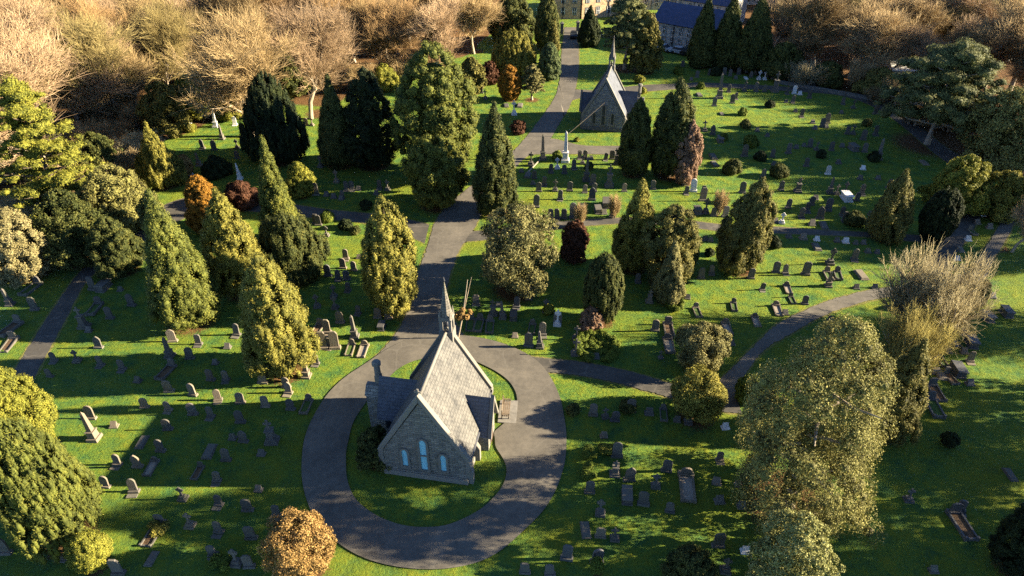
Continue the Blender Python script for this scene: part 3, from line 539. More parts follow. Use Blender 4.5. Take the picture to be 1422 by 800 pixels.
# the floor of the woods on both sides
def side(px):    # polyline in photo px -> signed "beyond the line" function of (X, Y)
    W = np.array([G(*p) for p in px]); o = np.argsort(W[:, 0]); W = W[o]
    return YY - np.interp(XX, W[:, 0], W[:, 1], left=W[0, 1], right=W[-1, 1])
wl = side([(-300, 330), (0, 300), (130, 268), (230, 195), (330, 160), (450, 148), (560, 108), (640, 84), (690, 45)])
lit = np.maximum(lit, np.where(XX < 3, np.clip((wl + wob(XX, YY, .3, 1) * 3) / 3, 0, 1), 0))
wr = side([(1060, 104), (1120, 118), (1180, 132), (1240, 156), (1330, 215), (1422, 260), (1600, 300)])
lit = np.maximum(lit, np.where(XX > 44, np.clip((wr + 1.5 + wob(XX, YY, .35, 2) * 2.5) / 3, 0, 1), 0))
lit = np.maximum(lit, np.clip(0.55 - np.hypot((XX - G(1180, 148)[0]) / 16, (YY - G(1180, 148)[1]) / 4.5) * .5, 0, 1))
ny, nx = XX.shape
idx = np.arange(ny * nx).reshape(ny, nx)
Fg = np.stack([idx[:-1, :-1], idx[:-1, 1:], idx[1:, 1:], idx[1:, :-1]], -1).reshape(-1, 4)
Vg = np.stack([XX, YY, np.zeros_like(XX)], -1).reshape(-1, 3)
gme = np_mesh('ground', Vg, Fg, smooth=True)
a = gme.attributes.new('litter', 'FLOAT', 'POINT'); a.data.foreach_set('value', lit.ravel().astype(np.float32))

def grass_mat():
    m, nt, out = newmat('lawn_grass')
    n0 = noise(nt, 0.10, 4, .6); n1 = noise(nt, 0.7, 6, .65); n2 = noise(nt, 5.0, 5, .7); n3 = noise(nt, 18.0, 3, .7)
    c = ramp(nt, math_n(nt, 'ADD', math_n(nt, 'MULTIPLY', n1, .6), math_n(nt, 'MULTIPLY', n2, .4)),
             [(0.34, (.018, .095, .040)), (0.5, (.108, .182, .026)), (0.68, (.245, .242, .018))])
    c = mix(nt, ramp(nt, n0, [(0.48, (0, 0, 0)), (0.68, (.6, .6, .6))]), c, (.180, .190, .014))
    c = mix(nt, ramp(nt, n3, [(0.58, (0, 0, 0)), (0.76, (.35, .35, .35))]), c, (.16, .15, .04))
    at = nt.nodes.new('ShaderNodeAttribute'); at.attribute_name = 'litter'
    lf = math_n(nt, 'ADD', at.outputs['Fac'], math_n(nt, 'MULTIPLY', math_n(nt, 'SUBTRACT', n2, 0.5), 1.6))
    lc = ramp(nt, n3, [(0.3, (.05, .028, .012)), (0.55, (.14, .075, .03)), (0.75, (.27, .14, .05))])
    c = mix(nt, ramp(nt, lf, [(0.55, (0, 0, 0)), (0.8, (1, 1, 1))]), c, lc)
    h = math_n(nt, 'ADD', math_n(nt, 'MULTIPLY', n2, 1.0), math_n(nt, 'ADD', math_n(nt, 'MULTIPLY', n3, .5), math_n(nt, 'MULTIPLY', n1, 2.0)))
    finish(nt, out, c, 0.95, bump(nt, h, 1.0, 0.38), 0.1)
    return m
g = link_mesh('ground', gme, grass_mat()); tag(g, kind='structure')

def road_mat(name, c0, c1, c2):
    m, nt, out = newmat(name)
    n0 = noise(nt, 0.35, 5, .6); n1 = noise(nt, 2.2, 6, .7); n2 = noise(nt, 25, 4, .7)
    c = ramp(nt, math_n(nt, 'ADD', math_n(nt, 'MULTIPLY', n0, .6), math_n(nt, 'MULTIPLY', n1, .4)), [(0.35, c0), (0.5, c1), (0.65, c2)])
    c = mix(nt, ramp(nt, n2, [(0.62, (0, 0, 0)), (0.75, (.5, .5, .5))]), c, (.17, .13, .08))
    vo = nt.nodes.new('ShaderNodeTexVoronoi'); vo.feature = 'DISTANCE_TO_EDGE'; vo.inputs['Scale'].default_value = 0.22
    tc = nt.nodes.new('ShaderNodeTexCoord'); wv = nt.nodes.new('ShaderNodeVectorMath'); wv.operation = 'ADD'
    nn = nt.nodes.new('ShaderNodeTexNoise'); nn.inputs['Scale'].default_value = 0.8; nt.links.new(tc.outputs['Object'], nn.inputs['Vector'])
    nt.links.new(tc.outputs['Object'], wv.inputs[0]); nt.links.new(nn.outputs['Color'], wv.inputs[1]); nt.links.new(wv.outputs[0], vo.inputs['Vector'])
    c = mix(nt, ramp(nt, vo.outputs['Distance'], [(0.0, (.45, .45, .45)), (0.02, (0, 0, 0))]), c, (.14, .125, .10))
    finish(nt, out, c, 0.85, bump(nt, math_n(nt, 'ADD', n2, n1), 0.35, 0.02), 0.25)
    return m
ASPH = road_mat('worn_asphalt', (.070, .061, .048), (.100, .088, .069), (.140, .121, .093))
ASPH2 = road_mat('path_asphalt', (.040, .037, .032), (.062, .056, .046), (.10, .087, .068))
def unit(v): return v / np.maximum(np.linalg.norm(v, axis=-1, keepdims=True), 1e-6)
def edge_noise(W, amp, seed):
    r = np.random.default_rng(seed); return W + r.normal(0, amp, W.shape)
def verge_mat():
    m, nt, out = newmat('worn_grass_verge')
    n1 = noise(nt, 3.0, 5, .7); n2 = noise(nt, 14.0, 4, .7)
    c = ramp(nt, math_n(nt, 'ADD', math_n(nt, 'MULTIPLY', n1, .5), math_n(nt, 'MULTIPLY', n2, .5)), [(0.38, (.045, .07, .012)), (0.5, (.13, .13, .03)), (0.62, (.22, .17, .07))])
    finish(nt, out, c, 0.95, bump(nt, n2, 0.8, 0.08), 0.1); return m
VERGE = verge_mat()
def ribbon(name, Lp, Rp, z, mat, amp=0.05, seed=1):
    L = smooth_line([G(*p) for p in Lp], 16); R = smooth_line([G(*p) for p in Rp], 16)
    cr = unit(L - R); n = len(L); rr2 = np.random.default_rng(len(name))
    LV = L + cr * (.16 + .12 * rr2.random((n, 1))); RV = R - cr * (.16 + .12 * rr2.random((n, 1)))
    VV = np.concatenate([np.c_[LV, np.full(n, .008)], np.c_[RV, np.full(n, .008)]])
    tag(link_mesh('verge', np_mesh('verge', VV, [(i, i + n, i + 1 + n, i + 1) for i in range(n - 1)]), VERGE), kind='structure')
    L = edge_noise(L, amp, seed); R = edge_noise(R, amp, seed + 9)
    k = 4
    V = []
    for i in range(n):
        for j in range(k + 1):
            p = L[i] * (1 - j / k) + R[i] * (j / k); V.append((p[0], p[1], z))
    F = [(i * (k + 1) + j, i * (k + 1) + j + 1, (i + 1) * (k + 1) + j + 1, (i + 1) * (k + 1) + j) for i in range(n - 1) for j in range(k)]
    o = link_mesh(name, np_mesh(name, V, F), mat); tag(o, kind='structure'); return L, R
main_L = [(512, 506), (545, 470), (562, 440), (575, 394), (593, 345), (604, 310), (622, 285), (650, 262), (680, 240), (708, 214), (728, 194), (754, 160), (771, 134), (777, 112), (779, 87), (781, 64), (783, 48), (784, 38)]
main_R = [(655, 486), (640, 460), (620, 425), (622, 394), (634, 357), (647, 334), (660, 315), (672, 292), (692, 270), (705, 250), (724, 224), (760, 197), (778, 170), (790, 150), (799, 125), (803, 100), (804, 80), (803, 62), (802, 48), (801, 38)]
main_L.insert(14, (778, 98)); main_L.insert(16, (780, 74))
assert len(main_L) == len(main_R), (len(main_L), len(main_R))
roadlines = []
roadlines.append(ribbon('main_road', main_L, main_R, .036, ASPH))
roadlines.append(ribbon('cross_road', [(742, 190), (774, 194), (808, 202), (860, 203), (905, 202)], [(714, 224), (741, 215), (808, 214), (860, 215), (905, 216)], .044, ASPH))
roadlines.append(ribbon('north_path', [(792, 124), (812, 125), (835, 126), (860, 122), (900, 118), (950, 116), (981, 115), (1100, 121), (1175, 127), (1240, 150), (1312, 203), (1340, 222), (1354, 260), (1358, 305)],
       [(786, 142), (812, 135), (835, 134), (860, 130), (900, 127), (950, 123), (981, 121), (1100, 127), (1172, 134), (1228, 157), (1296, 212), (1318, 230), (1326, 262), (1296, 335)], .028, ASPH2, .03))
roadlines.append(ribbon('middle_path', [(645, 322), (700, 318), (768, 309), (851, 303), (905, 303), (960, 307), (1005, 312), (1075, 315), (1150, 320), (1215, 323), (1290, 328)],
       [(645, 336), (700, 330), (766, 319), (851, 311), (905, 311), (960, 316), (1005, 321), (1075, 324), (1150, 327), (1215, 330), (1290, 338)], .020, ASPH2, .03))
roadlines.append(ribbon('left_path', [(596, 312), (545, 300), (507, 296), (455, 291), (408, 284), (330, 275), (262, 274), (200, 300), (140, 350), (104, 386), (60, 450), (23, 509), (-30, 590)],
       [(590, 338), (540, 317), (501, 309), (455, 305), (412, 300), (335, 293), (272, 298), (225, 320), (160, 362), (122, 389), (88, 450), (56, 509), (10, 590)], .012, ASPH2, .04))
roadlines.append(ribbon('east_path', [(690, 476), (734, 494), (770, 499), (808, 503), (874, 516), (925, 531), (985, 548), (1018, 540)],
       [(720, 545), (752, 520), (790, 520), (841, 529), (890, 541), (925, 551), (975, 568), (1030, 575)], .052, ASPH2, .04))
roadlines.append(ribbon('right_road', [(925, 545), (980, 540), (1008, 520), (1048, 480), (1081, 450), (1135, 424), (1175, 411), (1215, 402), (1280, 394), (1330, 382), (1345, 380), (1363, 352), (1385, 318), (1398, 290)],
       [(950, 562), (1010, 562), (1035, 520), (1061, 487), (1098, 464), (1148, 437), (1195, 421), (1240, 412), (1290, 408), (1340, 408), (1364, 392), (1383, 356), (1403, 322), (1416, 292)], .060, ASPH, .04))
roadlines.append(ribbon('fork_road', [(1270, 395), (1290, 360), (1300, 345), (1318, 318), (1336, 296)],
       [(1300, 400), (1318, 365), (1330, 350), (1350, 322), (1362, 298)], .068, ASPH2, .04))
# the ring round the near chapel
def polar_loop(px, cen, n=144, sm=3):
    W = np.array([G(*p) for p in px]) - cen
    an = np.arctan2(W[:, 1], W[:, 0]); r = np.hypot(W[:, 0], W[:, 1]); o = np.argsort(an); an = an[o]; r = r[o]
    an = np.concatenate([an - 2 * pi, an, an + 2 * pi]); r = np.concatenate([r, r, r])
    th = np.linspace(-pi, pi, n, endpoint=False); rr = np.interp(th, an, r)
    for _ in range(sm): rr = (np.roll(rr, 1) + 2 * rr + np.roll(rr, -1)) / 4
    return np.stack([cen[0] + rr * np.cos(th), cen[1] + rr * np.sin(th)], -1)
cen = G(603, 600)
outer = polar_loop([(420, 640), (425, 690), (443, 730), (474, 758), (501, 774), (561, 789), (634, 789), (681, 776), (725, 738), (757, 707), (777, 667), (786, 617), (782, 577), (770, 535), (745, 500), (700, 478), (640, 466), (570, 470), (510, 505), (470, 532), (438, 575)], cen, sm=5)
inner = polar_loop([(481, 644), (494, 694), (524, 717), (564, 731), (617, 731), (670, 706), (700, 672), (704, 650), (687, 622), (685, 600), (700, 588), (717, 571), (717, 547), (707, 530), (672, 508), (640, 496), (574, 502), (551, 514), (537, 530), (505, 565), (485, 610)], cen, sm=2)
V = []; K = 4; n = len(outer)
for i in range(n):
    for j in range(K + 1):
        p = inner[i] * (1 - j / K) + outer[i] * j / K; V.append((p[0], p[1], .076))
F = [(i * (K + 1) + j, i * (K + 1) + j + 1, ((i + 1) % n) * (K + 1) + j + 1, ((i + 1) % n) * (K + 1) + j) for i in range(n) for j in range(K)]
tag(link_mesh('ring_road', np_mesh('ring_road', V, F), ASPH), kind='structure')
roadlines.append((outer, inner))

# ------------------------------------------------------------------ foliage
def prof(style, t):
    t = np.clip(t, 0, 1)
    if style == 'cone': return np.clip((1 - t), 0, 1) ** .72 * np.clip((t + .10) / .22, 0, 1) ** .5
    if style == 'cone2': return np.clip((1 - t ** 1.7), 0, 1) ** .85 * np.clip((t + .14) / .26, 0, 1) ** .5
    if style == 'col': return np.clip((1 - t ** 3.0), 0, 1) ** .75 * np.clip((t + .25) / .42, 0, 1) ** .6
    if style == 'egg': return np.sin(pi * np.clip(t * .86 + .12, 0, 1)) ** .55
    if style == 'dome': return np.sqrt(np.clip(1 - t ** 2.2, 0, 1)) * np.clip((t + .22) / .35, 0, 1) ** .5
    if style == 'ball': return np.sqrt(np.clip(1 - (2 * t - 1) ** 2, 0, 1))
    return np.sin(pi * np.clip(t * .9 + .06, 0, 1)) ** .5
def unit(v): return v / np.maximum(np.linalg.norm(v, axis=-1, keepdims=True), 1e-6)
import bmesh
_b = bmesh.new(); bmesh.ops.create_icosphere(_b, subdivisions=1, radius=1); 
ICO_V = np.array([v.co[:] for v in _b.verts]); ICO_F = np.array([[v.index for v in f.verts] for f in _b.faces]); _b.free()

def foliage(r, C, S, per, leafL, leafW, outw, up=0.2, spread=0.5, core=0.72, horiz=0.0):
    """leaf blades over the surface of ellipsoid clumps C (centres) / S (radii x, y, z); returns a mesh"""
    n = len(C); tot = int(per.sum())
    ci = np.repeat(np.arange(n), per)
    d = unit(r.normal(size=(tot, 3)))
    o = outw[ci]
    flip = (d * o).sum(1) < -0.25
    d[flip] = -d[flip]
    rad = 0.72 + 0.42 * r.random(tot) ** 1.3
    P = C[ci] + d * S[ci] * rad[:, None]
    nrm = unit(d + o * .4 + r.normal(size=(tot, 3)) * spread)
    ax = r.normal(size=(tot, 3)) * (1 - horiz); ax[:, 2] = ax[:, 2] * (1 - horiz) + up * 3; ax += d * .8
    ax = unit(ax - nrm * (ax * nrm).sum(1)[:, None])
    bx = np.cross(nrm, ax)
    sc = (0.6 + 0.8 * r.random(tot))[:, None]
    a = ax * leafL * sc * .5; b = bx * leafW * sc * .5
    V = np.stack([P - a, P + b * 1.0 - a * .1, P + a, P - b * 1.0 - a * .1], 1).reshape(-1, 3)
    F = np.arange(tot * 4).reshape(-1, 4)
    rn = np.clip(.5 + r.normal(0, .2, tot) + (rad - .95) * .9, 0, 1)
    # solid hearts of the clumps (quads made of degenerate-free triangle fans are avoided: use tri -> separate list)
    V2 = (C[:, None, :] + ICO_V[None] * S[:, None, :] * core * (1 + r.normal(0, .06, (n, len(ICO_V), 1)))).reshape(-1, 3)
    F2 = (ICO_F[None] + (np.arange(n) * len(ICO_V))[:, None, None]).reshape(-1, 3) + len(V)
    return V, F, rn, V2, F2
def mixed_mesh(name, V, Fq, rn, V2, Ft, r2=0.25):
    me = bpy.data.meshes.new(name)
    VV = np.concatenate([V, V2]) if len(V2) else V
    me.vertices.add(len(VV)); me.vertices.foreach_set('co', VV.astype(np.float32).ravel())
    li = np.concatenate([Fq.ravel(), Ft.ravel()]).astype(np.int32)
    me.loops.add(len(li)); me.loops.foreach_set('vertex_index', li)
    nq, ntr = len(Fq), len(Ft)
    me.polygons.add(nq + ntr)
    st = np.concatenate([np.arange(nq) * 4, nq * 4 + np.arange(ntr) * 3]).astype(np.int32)
    tt = np.concatenate([np.full(nq, 4), np.full(ntr, 3)]).astype(np.int32)
    me.polygons.foreach_set('loop_start', st); me.polygons.foreach_set('loop_total', tt)
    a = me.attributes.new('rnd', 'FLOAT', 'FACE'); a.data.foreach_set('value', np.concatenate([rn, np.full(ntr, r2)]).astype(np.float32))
    me.update(calc_edges=True); return me

def make_crown(seed, H, R, style, dep, opt):
    r = np.random.default_rng(seed); R = R * .94
    irr = opt.get('irr', .08); plume = opt.get('plume', 0); loose = opt.get('loose', 0)
    z0 = 0.12 * H * (0.3 if H > 3 else .1)
    ph = r.random(6) * 6.28
    def lump(th, t): return 1 + irr * (np.sin(2 * th + ph[0] + 4 * t) * .5 + np.sin(3 * th + ph[1] - 7 * t) * .4 + np.sin(5 * th + 11 * t + ph[2]) * .35)
    if style in ('cedar', 'pine'):
        nb = 34 if style == 'cedar' else 30
        C = []; S = []; O = []; limbs = []
        for i in range(nb):
            t = (0.12 if style == 'cedar' else 0.26) + (0.86 if style == 'cedar' else .72) * (i / nb) ** .9
            th = i * 2.4 + r.random() * .6
            rr = R * ((1 - t) ** .55 * 1.12 if style == 'cedar' else np.sin(pi * (t * .75 + .18)) ** .7 * 1.05) * (.8 + .35 * r.random())
            limbs.append((th, t, rr))
            for k in range(10):
                q = .2 + .8 * (k + r.random()) / 10
                w = th + r.normal(0, .36)
                C.append((rr * q * cos(w), rr * q * sin(w), z0 + H * t * .95 - (rr * q) * .06 + r.normal(0, H * .012)))
                s = R * (.15 if style == 'cedar' else .17) * (1.15 - .45 * q) * (.8 + .4 * r.random())
                S.append((s, s, s * (.5 if style == 'cedar' else .6))); O.append((cos(w) * .5, sin(w) * .5, .7))
        C.append((0, 0, H * .97)); S.append((R * .13, R * .13, R * .16)); O.append((0, 0, 1))
        C = np.array(C); S = np.array(S); O = unit(np.array(O))
    else:
        limbs = []
        area = R * H
        cs = opt.get('cs', (.135 if not loose else .13)) * R * (1.15 if H < 2.2 * R else 1.0) * (1.5 if style == 'ball' else 1)
        if R > 6: cs *= .7
        nC = int((1.7 if plume else 1) * np.clip(2.6 * H * R * 2 / (cs * cs) * .42, 30, 700 if R > 6 else 460))
        t = r.random(nC * 4); keep = r.random(nC * 4) < (prof(style, t) * .9 + .1); t = t[keep][:nC]
        nC = len(t)
        th = (np.arange(nC) * 2.399963 + r.normal(0, .4, nC)) % (2 * pi)
        pr = prof(style, t) * lump(th, t)
        inset = cs * .85
        rr = np.maximum(R * pr - inset, 0) * (1 + (.06 - (.42 if loose else .22) * r.random(nC)))
        topf = 1 - cs * 1.0 / H
        C = np.stack([rr * np.cos(th), rr * np.sin(th), z0 + cs * .5 + t * (H * topf - z0 - cs * .4)], -1)
        s = cs * (.75 + .6 * r.random(nC)) * (.75 + .3 * prof(style, t))
        el = 3.6 if plume else (1.7 if style in ('cone', 'cone2', 'col') else 1.0)
        if plume: s = s * .5
        S = np.stack([s, s, s * el], -1)
        slope = .35
        O = unit(np.stack([np.cos(th), np.sin(th), np.full(nC, slope) + t * .4], -1))
        # inner filling so no daylight shows through a dense crown
        ni = 10 if loose else 16
        tt = (np.arange(ni) + .5) / ni * .86
        ri = np.maximum(R * prof(style, tt) * (.5 if loose else .78) - cs * .3, .05)
        Ci = np.stack([ri * 0, ri * 0, z0 + tt * (H * .96 - z0)], -1)
        Si = np.stack([np.maximum(ri, .05), np.maximum(ri, .05), np.minimum(np.full(ni, H / ni * 1.1), (H * .93 - Ci[:, 2]) * .8 + .02)], -1)
        nC0 = len(C); C = np.concatenate([C, Ci]); S = np.concatenate([S, Si]); O = np.concatenate([O, np.zeros_like(Ci)])
    lp = opt.get('leaf', 1.75) * dep / (FPX * .72)            # leaf length about 2.4 render pixels
    leafL = max(lp, .09); leafW = leafL * (.42 if not loose else .6)
    if plume: leafW *= .8; leafL *= 1.3
    areas = (S[:, 0] * S[:, 2]) * 4 * pi * .75
    per = np.maximum((areas * (1.5 if not loose else 1.25) / (leafL * leafW * .5)), 8).astype(int)
    mx = opt.get('mx', 36000)
    if per.sum() > mx: per = np.maximum((per * (mx / per.sum())), 6).astype(int)
    V, F, rn, V2, F2 = foliage(r, C, S, per, leafL, leafW, O, up=(.6 if plume else .22), spread=.55 if not loose else .8, core=.72 if not loose else .38, horiz=.0)
    if False:
        V3 = (Ci[:, None, :] + ICO_V[None] * Si[:, None, :]).reshape(-1, 3)
        F3 = (ICO_F[None] + (np.arange(ni) * len(ICO_V))[:, None, None]).reshape(-1, 3) + len(V) + len(V2)
        V2 = np.concatenate([V2, V3]); F2 = np.concatenate([F2, F3])
    keep = V2[:, 2] < .03; V2[keep, 2] = .03
    return mixed_mesh('crown', V, F, rn, V2, F2), limbs

def seg_mesh(name, P0, P1, R0, R1, sides=3, rnd=None):
    P0 = np.asarray(P0, float); P1 = np.asarray(P1, float); R0 = np.asarray(R0, float); R1 = np.asarray(R1, float)
    d = unit(P1 - P0); up = np.where(np.abs(d[:, 2:3]) > .9, [[1., 0, 0]], [[0., 0, 1]])
    a = unit(np.cross(d, up)); b = np.cross(d, a); n = len(P0); V = []
    for P, R in ((P0, R0), (P1, R1)):
        for k in range(sides):
            an = 2 * pi * k / sides
            V.append(P + (a * cos(an) + b * sin(an)) * R[:, None])
    V = np.stack(V, 1).reshape(-1, 3)
    base = np.arange(n)[:, None] * 2 * sides
    F = np.stack([np.stack([base[:, 0] + k, base[:, 0] + (k + 1) % sides, base[:, 0] + sides + (k + 1) % sides, base[:, 0] + sides + k], -1) for k in range(sides)], 1).reshape(-1, 4)
    r = np.repeat(np.random.default_rng(len(P0)).random(n) if rnd is None else rnd, sides)
    return np_mesh(name, V, F, r, smooth=True)

def make_trunk(H, R, limbs, seed, frac=.9):
    r = np.random.default_rng(seed)
    rb = max(.05, min(.45, H * .02 + .04)); P0 = []; P1 = []; A = []; B = []
    k = 6; prev = np.zeros(3)
    for i in range(k):
        nxt = np.array([r.normal(0, .02 * R), r.normal(0, .02 * R), H * frac * (i + 1) / k])
        P0.append(prev); P1.append(nxt); A.append(rb * (1 - i / k * .9) * (1.5 if i == 0 else 1)); B.append(rb * (1 - (i + 1) / k * .9)); prev = nxt
    for (th, t, rr) in limbs:
        s = np.array([0, 0, H * t * .9 - rr * .1]); e = np.array([rr * .85 * cos(th), rr * .85 * sin(th), H * t * .95])
        mdl = (s + e) / 2 + [0, 0, -rr * .05]
        P0 += [s, mdl]; P1 += [mdl, e]; A += [rb * .4, rb * .25]; B += [rb * .25, rb * .08]
    return seg_mesh('trunk', P0, P1, A, B, 8)

def make_bare(seed, H, R, shrub=False, twig_n=11000, tr=.022):
    """trunk mesh and twig mesh of a leafless tree"""
    r = np.random.default_rng(seed)
    big = []; tw = []
    def grow(p, d, L, rad, lev):
        n = 3 if lev < 3 else 2
        q = p
        for i in range(n):
            d2 = unit(d + r.normal(0, .13 if lev < 3 else .2, 3) + np.array([0, 0, .08]))
            e = q + d2 * L / n
            ra = rad * (1 - .55 * i / n); rb = rad * (1 - .55 * (i + 1) / n)
            (big if lev < 3 else tw).append((q, e, ra, rb))
            if lev < 4:
                for _ in range({0: 2, 1: 3, 2: 3, 3: 3}[lev] if not (shrub and lev == 0) else 3):
                    if lev == 0 and i == 0 and not shrub: continue
                    ang = r.uniform(.35, .85); ax = unit(np.cross(d2, r.normal(size=3)))
                    nd = unit(d2 * cos(ang) + ax * sin(ang) + np.array([0, 0, .12]))
                    grow(q + (e - q) * r.random(), nd, L * r.uniform(.5, .72), rb * .62, lev + 1)
            q = e; d = d2
        if lev < 4: grow(q, d, L * .6, rad * .42, lev + 1)
    if shrub:
        for k in range(9):
            a = k * 2.4 + r.random(); t = r.uniform(.15, .6)
            grow(np.array([.15 * cos(a), .15 * sin(a), 0]), np.array([sin(t) * cos(a), sin(t) * sin(a), cos(t)]), .5, .02, 1)
    else:
        grow(np.zeros(3), np.array([0, 0, 1.]), .55, .022, 0)
    # normalise to unit height and the wished half width
    allp = np.array([s[1] for s in big + tw])
    hz = allp[:, 2].max(); wr_ = np.percentile(np.hypot(allp[:, 0], allp[:, 1]), 97)
    sc = np.array([R / wr_, R / wr_, H / hz])
    tw_ = tw
    E = np.array([s[1] for s in tw_]) * sc; Dd = unit((np.array([s[1] for s in tw_]) - np.array([s[0] for s in tw_])) * sc)
    pick = r.integers(0, len(E), twig_n)
    st = np.array([s[0] for s in tw_])[pick] * sc; st = st + (E[pick] - st) * r.random((twig_n, 1))
    dd = unit(Dd[pick] + r.normal(0, .35, (twig_n, 3)) + np.array([0, 0, .25]))
    L = (R * .20) * (.5 + r.random((twig_n, 1)))
    mid = st + dd * L * .5; dd2 = unit(dd + r.normal(0, .25, (twig_n, 3)) + np.array([0, 0, .15])); en = mid + dd2 * L * .5
    P0 = np.concatenate([np.array([s[0] for s in tw_]) * sc, st, mid]); P1 = np.concatenate([E, mid, en])
    wscale = H
    A = np.concatenate([np.array([s[2] for s in tw_]) * wscale * .8 + tr * .8, np.full(twig_n, tr), np.full(twig_n, tr * .7)])
    B = np.concatenate([np.array([s[3] for s in tw_]) * wscale * .8 + tr * .6, np.full(twig_n, tr * .7), np.full(twig_n, tr * .25)])
    twm = seg_mesh('twigs', P0, P1, A, B, 3)
    tm = seg_mesh('trunk', np.array([s[0] for s in big]) * sc, np.array([s[1] for s in big]) * sc, np.array([s[2] for s in big]) * H + .02, np.array([s[3] for s in big]) * H + .015, 6)
    return tm, twm

LANDMARKS = []     # (short phrase, pixel x, pixel y) for the labels of graves
trees_built = {}
for i, (sh, lab, kind, x, yf, yt, hw, style, mk, opt) in enumerate(TREES):
    X, Y, R, H, dep = place(x, yf, yt, hw)
    root = thing(kind, (X, Y), 0, lab, {'cypress_tree': 'cypress', 'conifer_tree': 'conifer', 'yew_tree': 'yew', 'shrub': 'bush', 'clipped_bush': 'bush', 'pine_tree': 'pine', 'cedar_tree': 'cedar', 'holly_tree': 'holly', 'laurel_tree': 'laurel'}.get(kind, 'tree'))
    o2 = dict(opt); 
    me, limbs = make_crown(100 + i, H, R, style, dep, o2)
    if opt.get('lean'):
        co = np.empty(len(me.vertices) * 3, np.float32); me.vertices.foreach_get('co', co); co = co.reshape(-1, 3)
        co[:, 0] += opt['lean'] * (co[:, 2] / H) ** 1.2 - .6; me.vertices.foreach_set('co', co.ravel())
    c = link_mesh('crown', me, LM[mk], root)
    if opt.get('limbs'):
        limbs = [(k * 2.4, .25 + .05 * k, R * .8) for k in range(11)]
    link_mesh('trunk', make_trunk(H, R, limbs, i, .9 if style != 'ball' else .5), BARKP if opt.get('limbs') or style == 'pine' else BARK, root)
    trees_built[sh] = (X, Y)
    LANDMARKS.append((sh, *PJ(X, Y)[:2]))
for i, (x, yf, hw, mk, lab) in enumerate(BUSHES):
    X, Y = G(x, yf); dep = PJ(X, Y)[2]; R = hw * dep / FPX; H = R * 1.5; X, Y = X, Y + R * .6
    r = np.random.default_rng(500 + i)
    root = thing('clipped_bush', (X, Y), 0, lab, 'bush', 'clipped bushes among the graves')
    me, _ = make_crown(500 + i, H, R, 'dome', dep, {'irr': .06, 'leaf': 1.8, 'cs': .3})
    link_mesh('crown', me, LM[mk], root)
    link_mesh('trunk', make_trunk(H * .5, R, [], i), BARK, root)

# leafless trees: five kinds, copied with their parts
protos = {}
def bare_tree(x, yf, yt, hw, var, col, lab, group=None, pos=None):
    if pos is None:
        X, Y, R, H, dep = place(x, yf, yt, hw)
        if hw > 30: X, Y = G(x, yf); dep = PJ(X, Y)[2]; R = hw * dep / FPX; H = solve_h(X, Y, yt)
    else: X, Y, R, H = pos
    key = (var, col)
    if key not in protos:
        if var not in protos:
            protos[var] = make_bare(40 + var, 16.0, 6.5, shrub=(var == 4), twig_n=(13000 if var != 4 else 8000), tr=(.018 if var != 4 else .02))
        tm, twm = protos[var]
        root = thing('bare_tree', (X, Y), 0)
        link_mesh('trunk', tm, BARKP, root); to = link_mesh('twigs', twm, TW['tan'], root)
        to.material_slots[0].link = 'OBJECT'; to.material_slots[0].material = TW[col]
        protos[key] = root; o = root
    else: o = copy_tree(protos[key])
    o.location = (X, Y, 0); o.rotation_euler = (0, 0, (x * 1.7 + yf) % 6.28)
    o.scale = (R / 6.5, R / 6.5, H / 16.0)
    tag(o, lab, 'bare tree', group)
    return o
ORD = ['first', 'second', 'third', 'fourth', 'fifth', 'sixth', 'seventh', 'eighth', 'ninth', 'tenth', 'eleventh', 'twelfth', 'thirteenth', 'fourteenth', 'fifteenth', 'sixteenth', 'seventeenth', 'eighteenth', 'nineteenth', 'twentieth']
ROWN = ['nearest', 'second', 'third', 'fourth', 'fifth', 'sixth', 'rearmost']
for b in BARE: bare_tree(*b)
# the woods: rows of leafless trees behind the named ones
rw = np.random.default_rng(11)
for side_name, rows in (('left', [((-60, 215), (215, 165), 7), ((-80, 165), (345, 118), 9), ((-100, 128), (570, 88), 13), ((-100, 98), (650, 62), 14), ((-100, 72), (680, 42), 15), ((-90, 50), (700, 22), 14), ((-90, 30), (705, 6), 13)]),
                        ('right', [((1150, 98), (1440, 140), 6), ((1110, 74), (1450, 90), 8), ((1085, 50), (1450, 60), 9), ((1060, 28), (1450, 36), 10), ((1060, 8), (1450, 14), 10)])):
    for ri, (a_, b_, n_) in enumerate(rows):
        for k in range(n_):
            f = (k + .5) / n_
            x = a_[0] + (b_[0] - a_[0]) * f; y = a_[1] + (b_[1] - a_[1]) * f + rw.normal(0, 3.0)
            x += rw.normal(0, (b_[0] - a_[0]) / n_ * .12)
            X, Y = G(x, y)
            Hh = rw.uniform(12.5, 17.5) if side_name == 'left' else rw.uniform(9, 13.5)
            Rr = Hh * rw.uniform(.46, .6)
            vr = int(rw.integers(0, 4)); col = (('tan', 'rose'), ('tan', 'orange'), ('rose', 'rose'), ('tan', 'olive'))[vr][int(rw.random() < .35)]
            bare_tree(x, y, 0, 0, vr, str(col),
                      f"{col if col != 'rose' else 'rosy'} bare tree, {ORD[k]} from the left in the {ROWN[ri]} row of the {side_name} wood",
                      f'bare trees of the {side_name} wood', (X, Y, Rr, Hh))
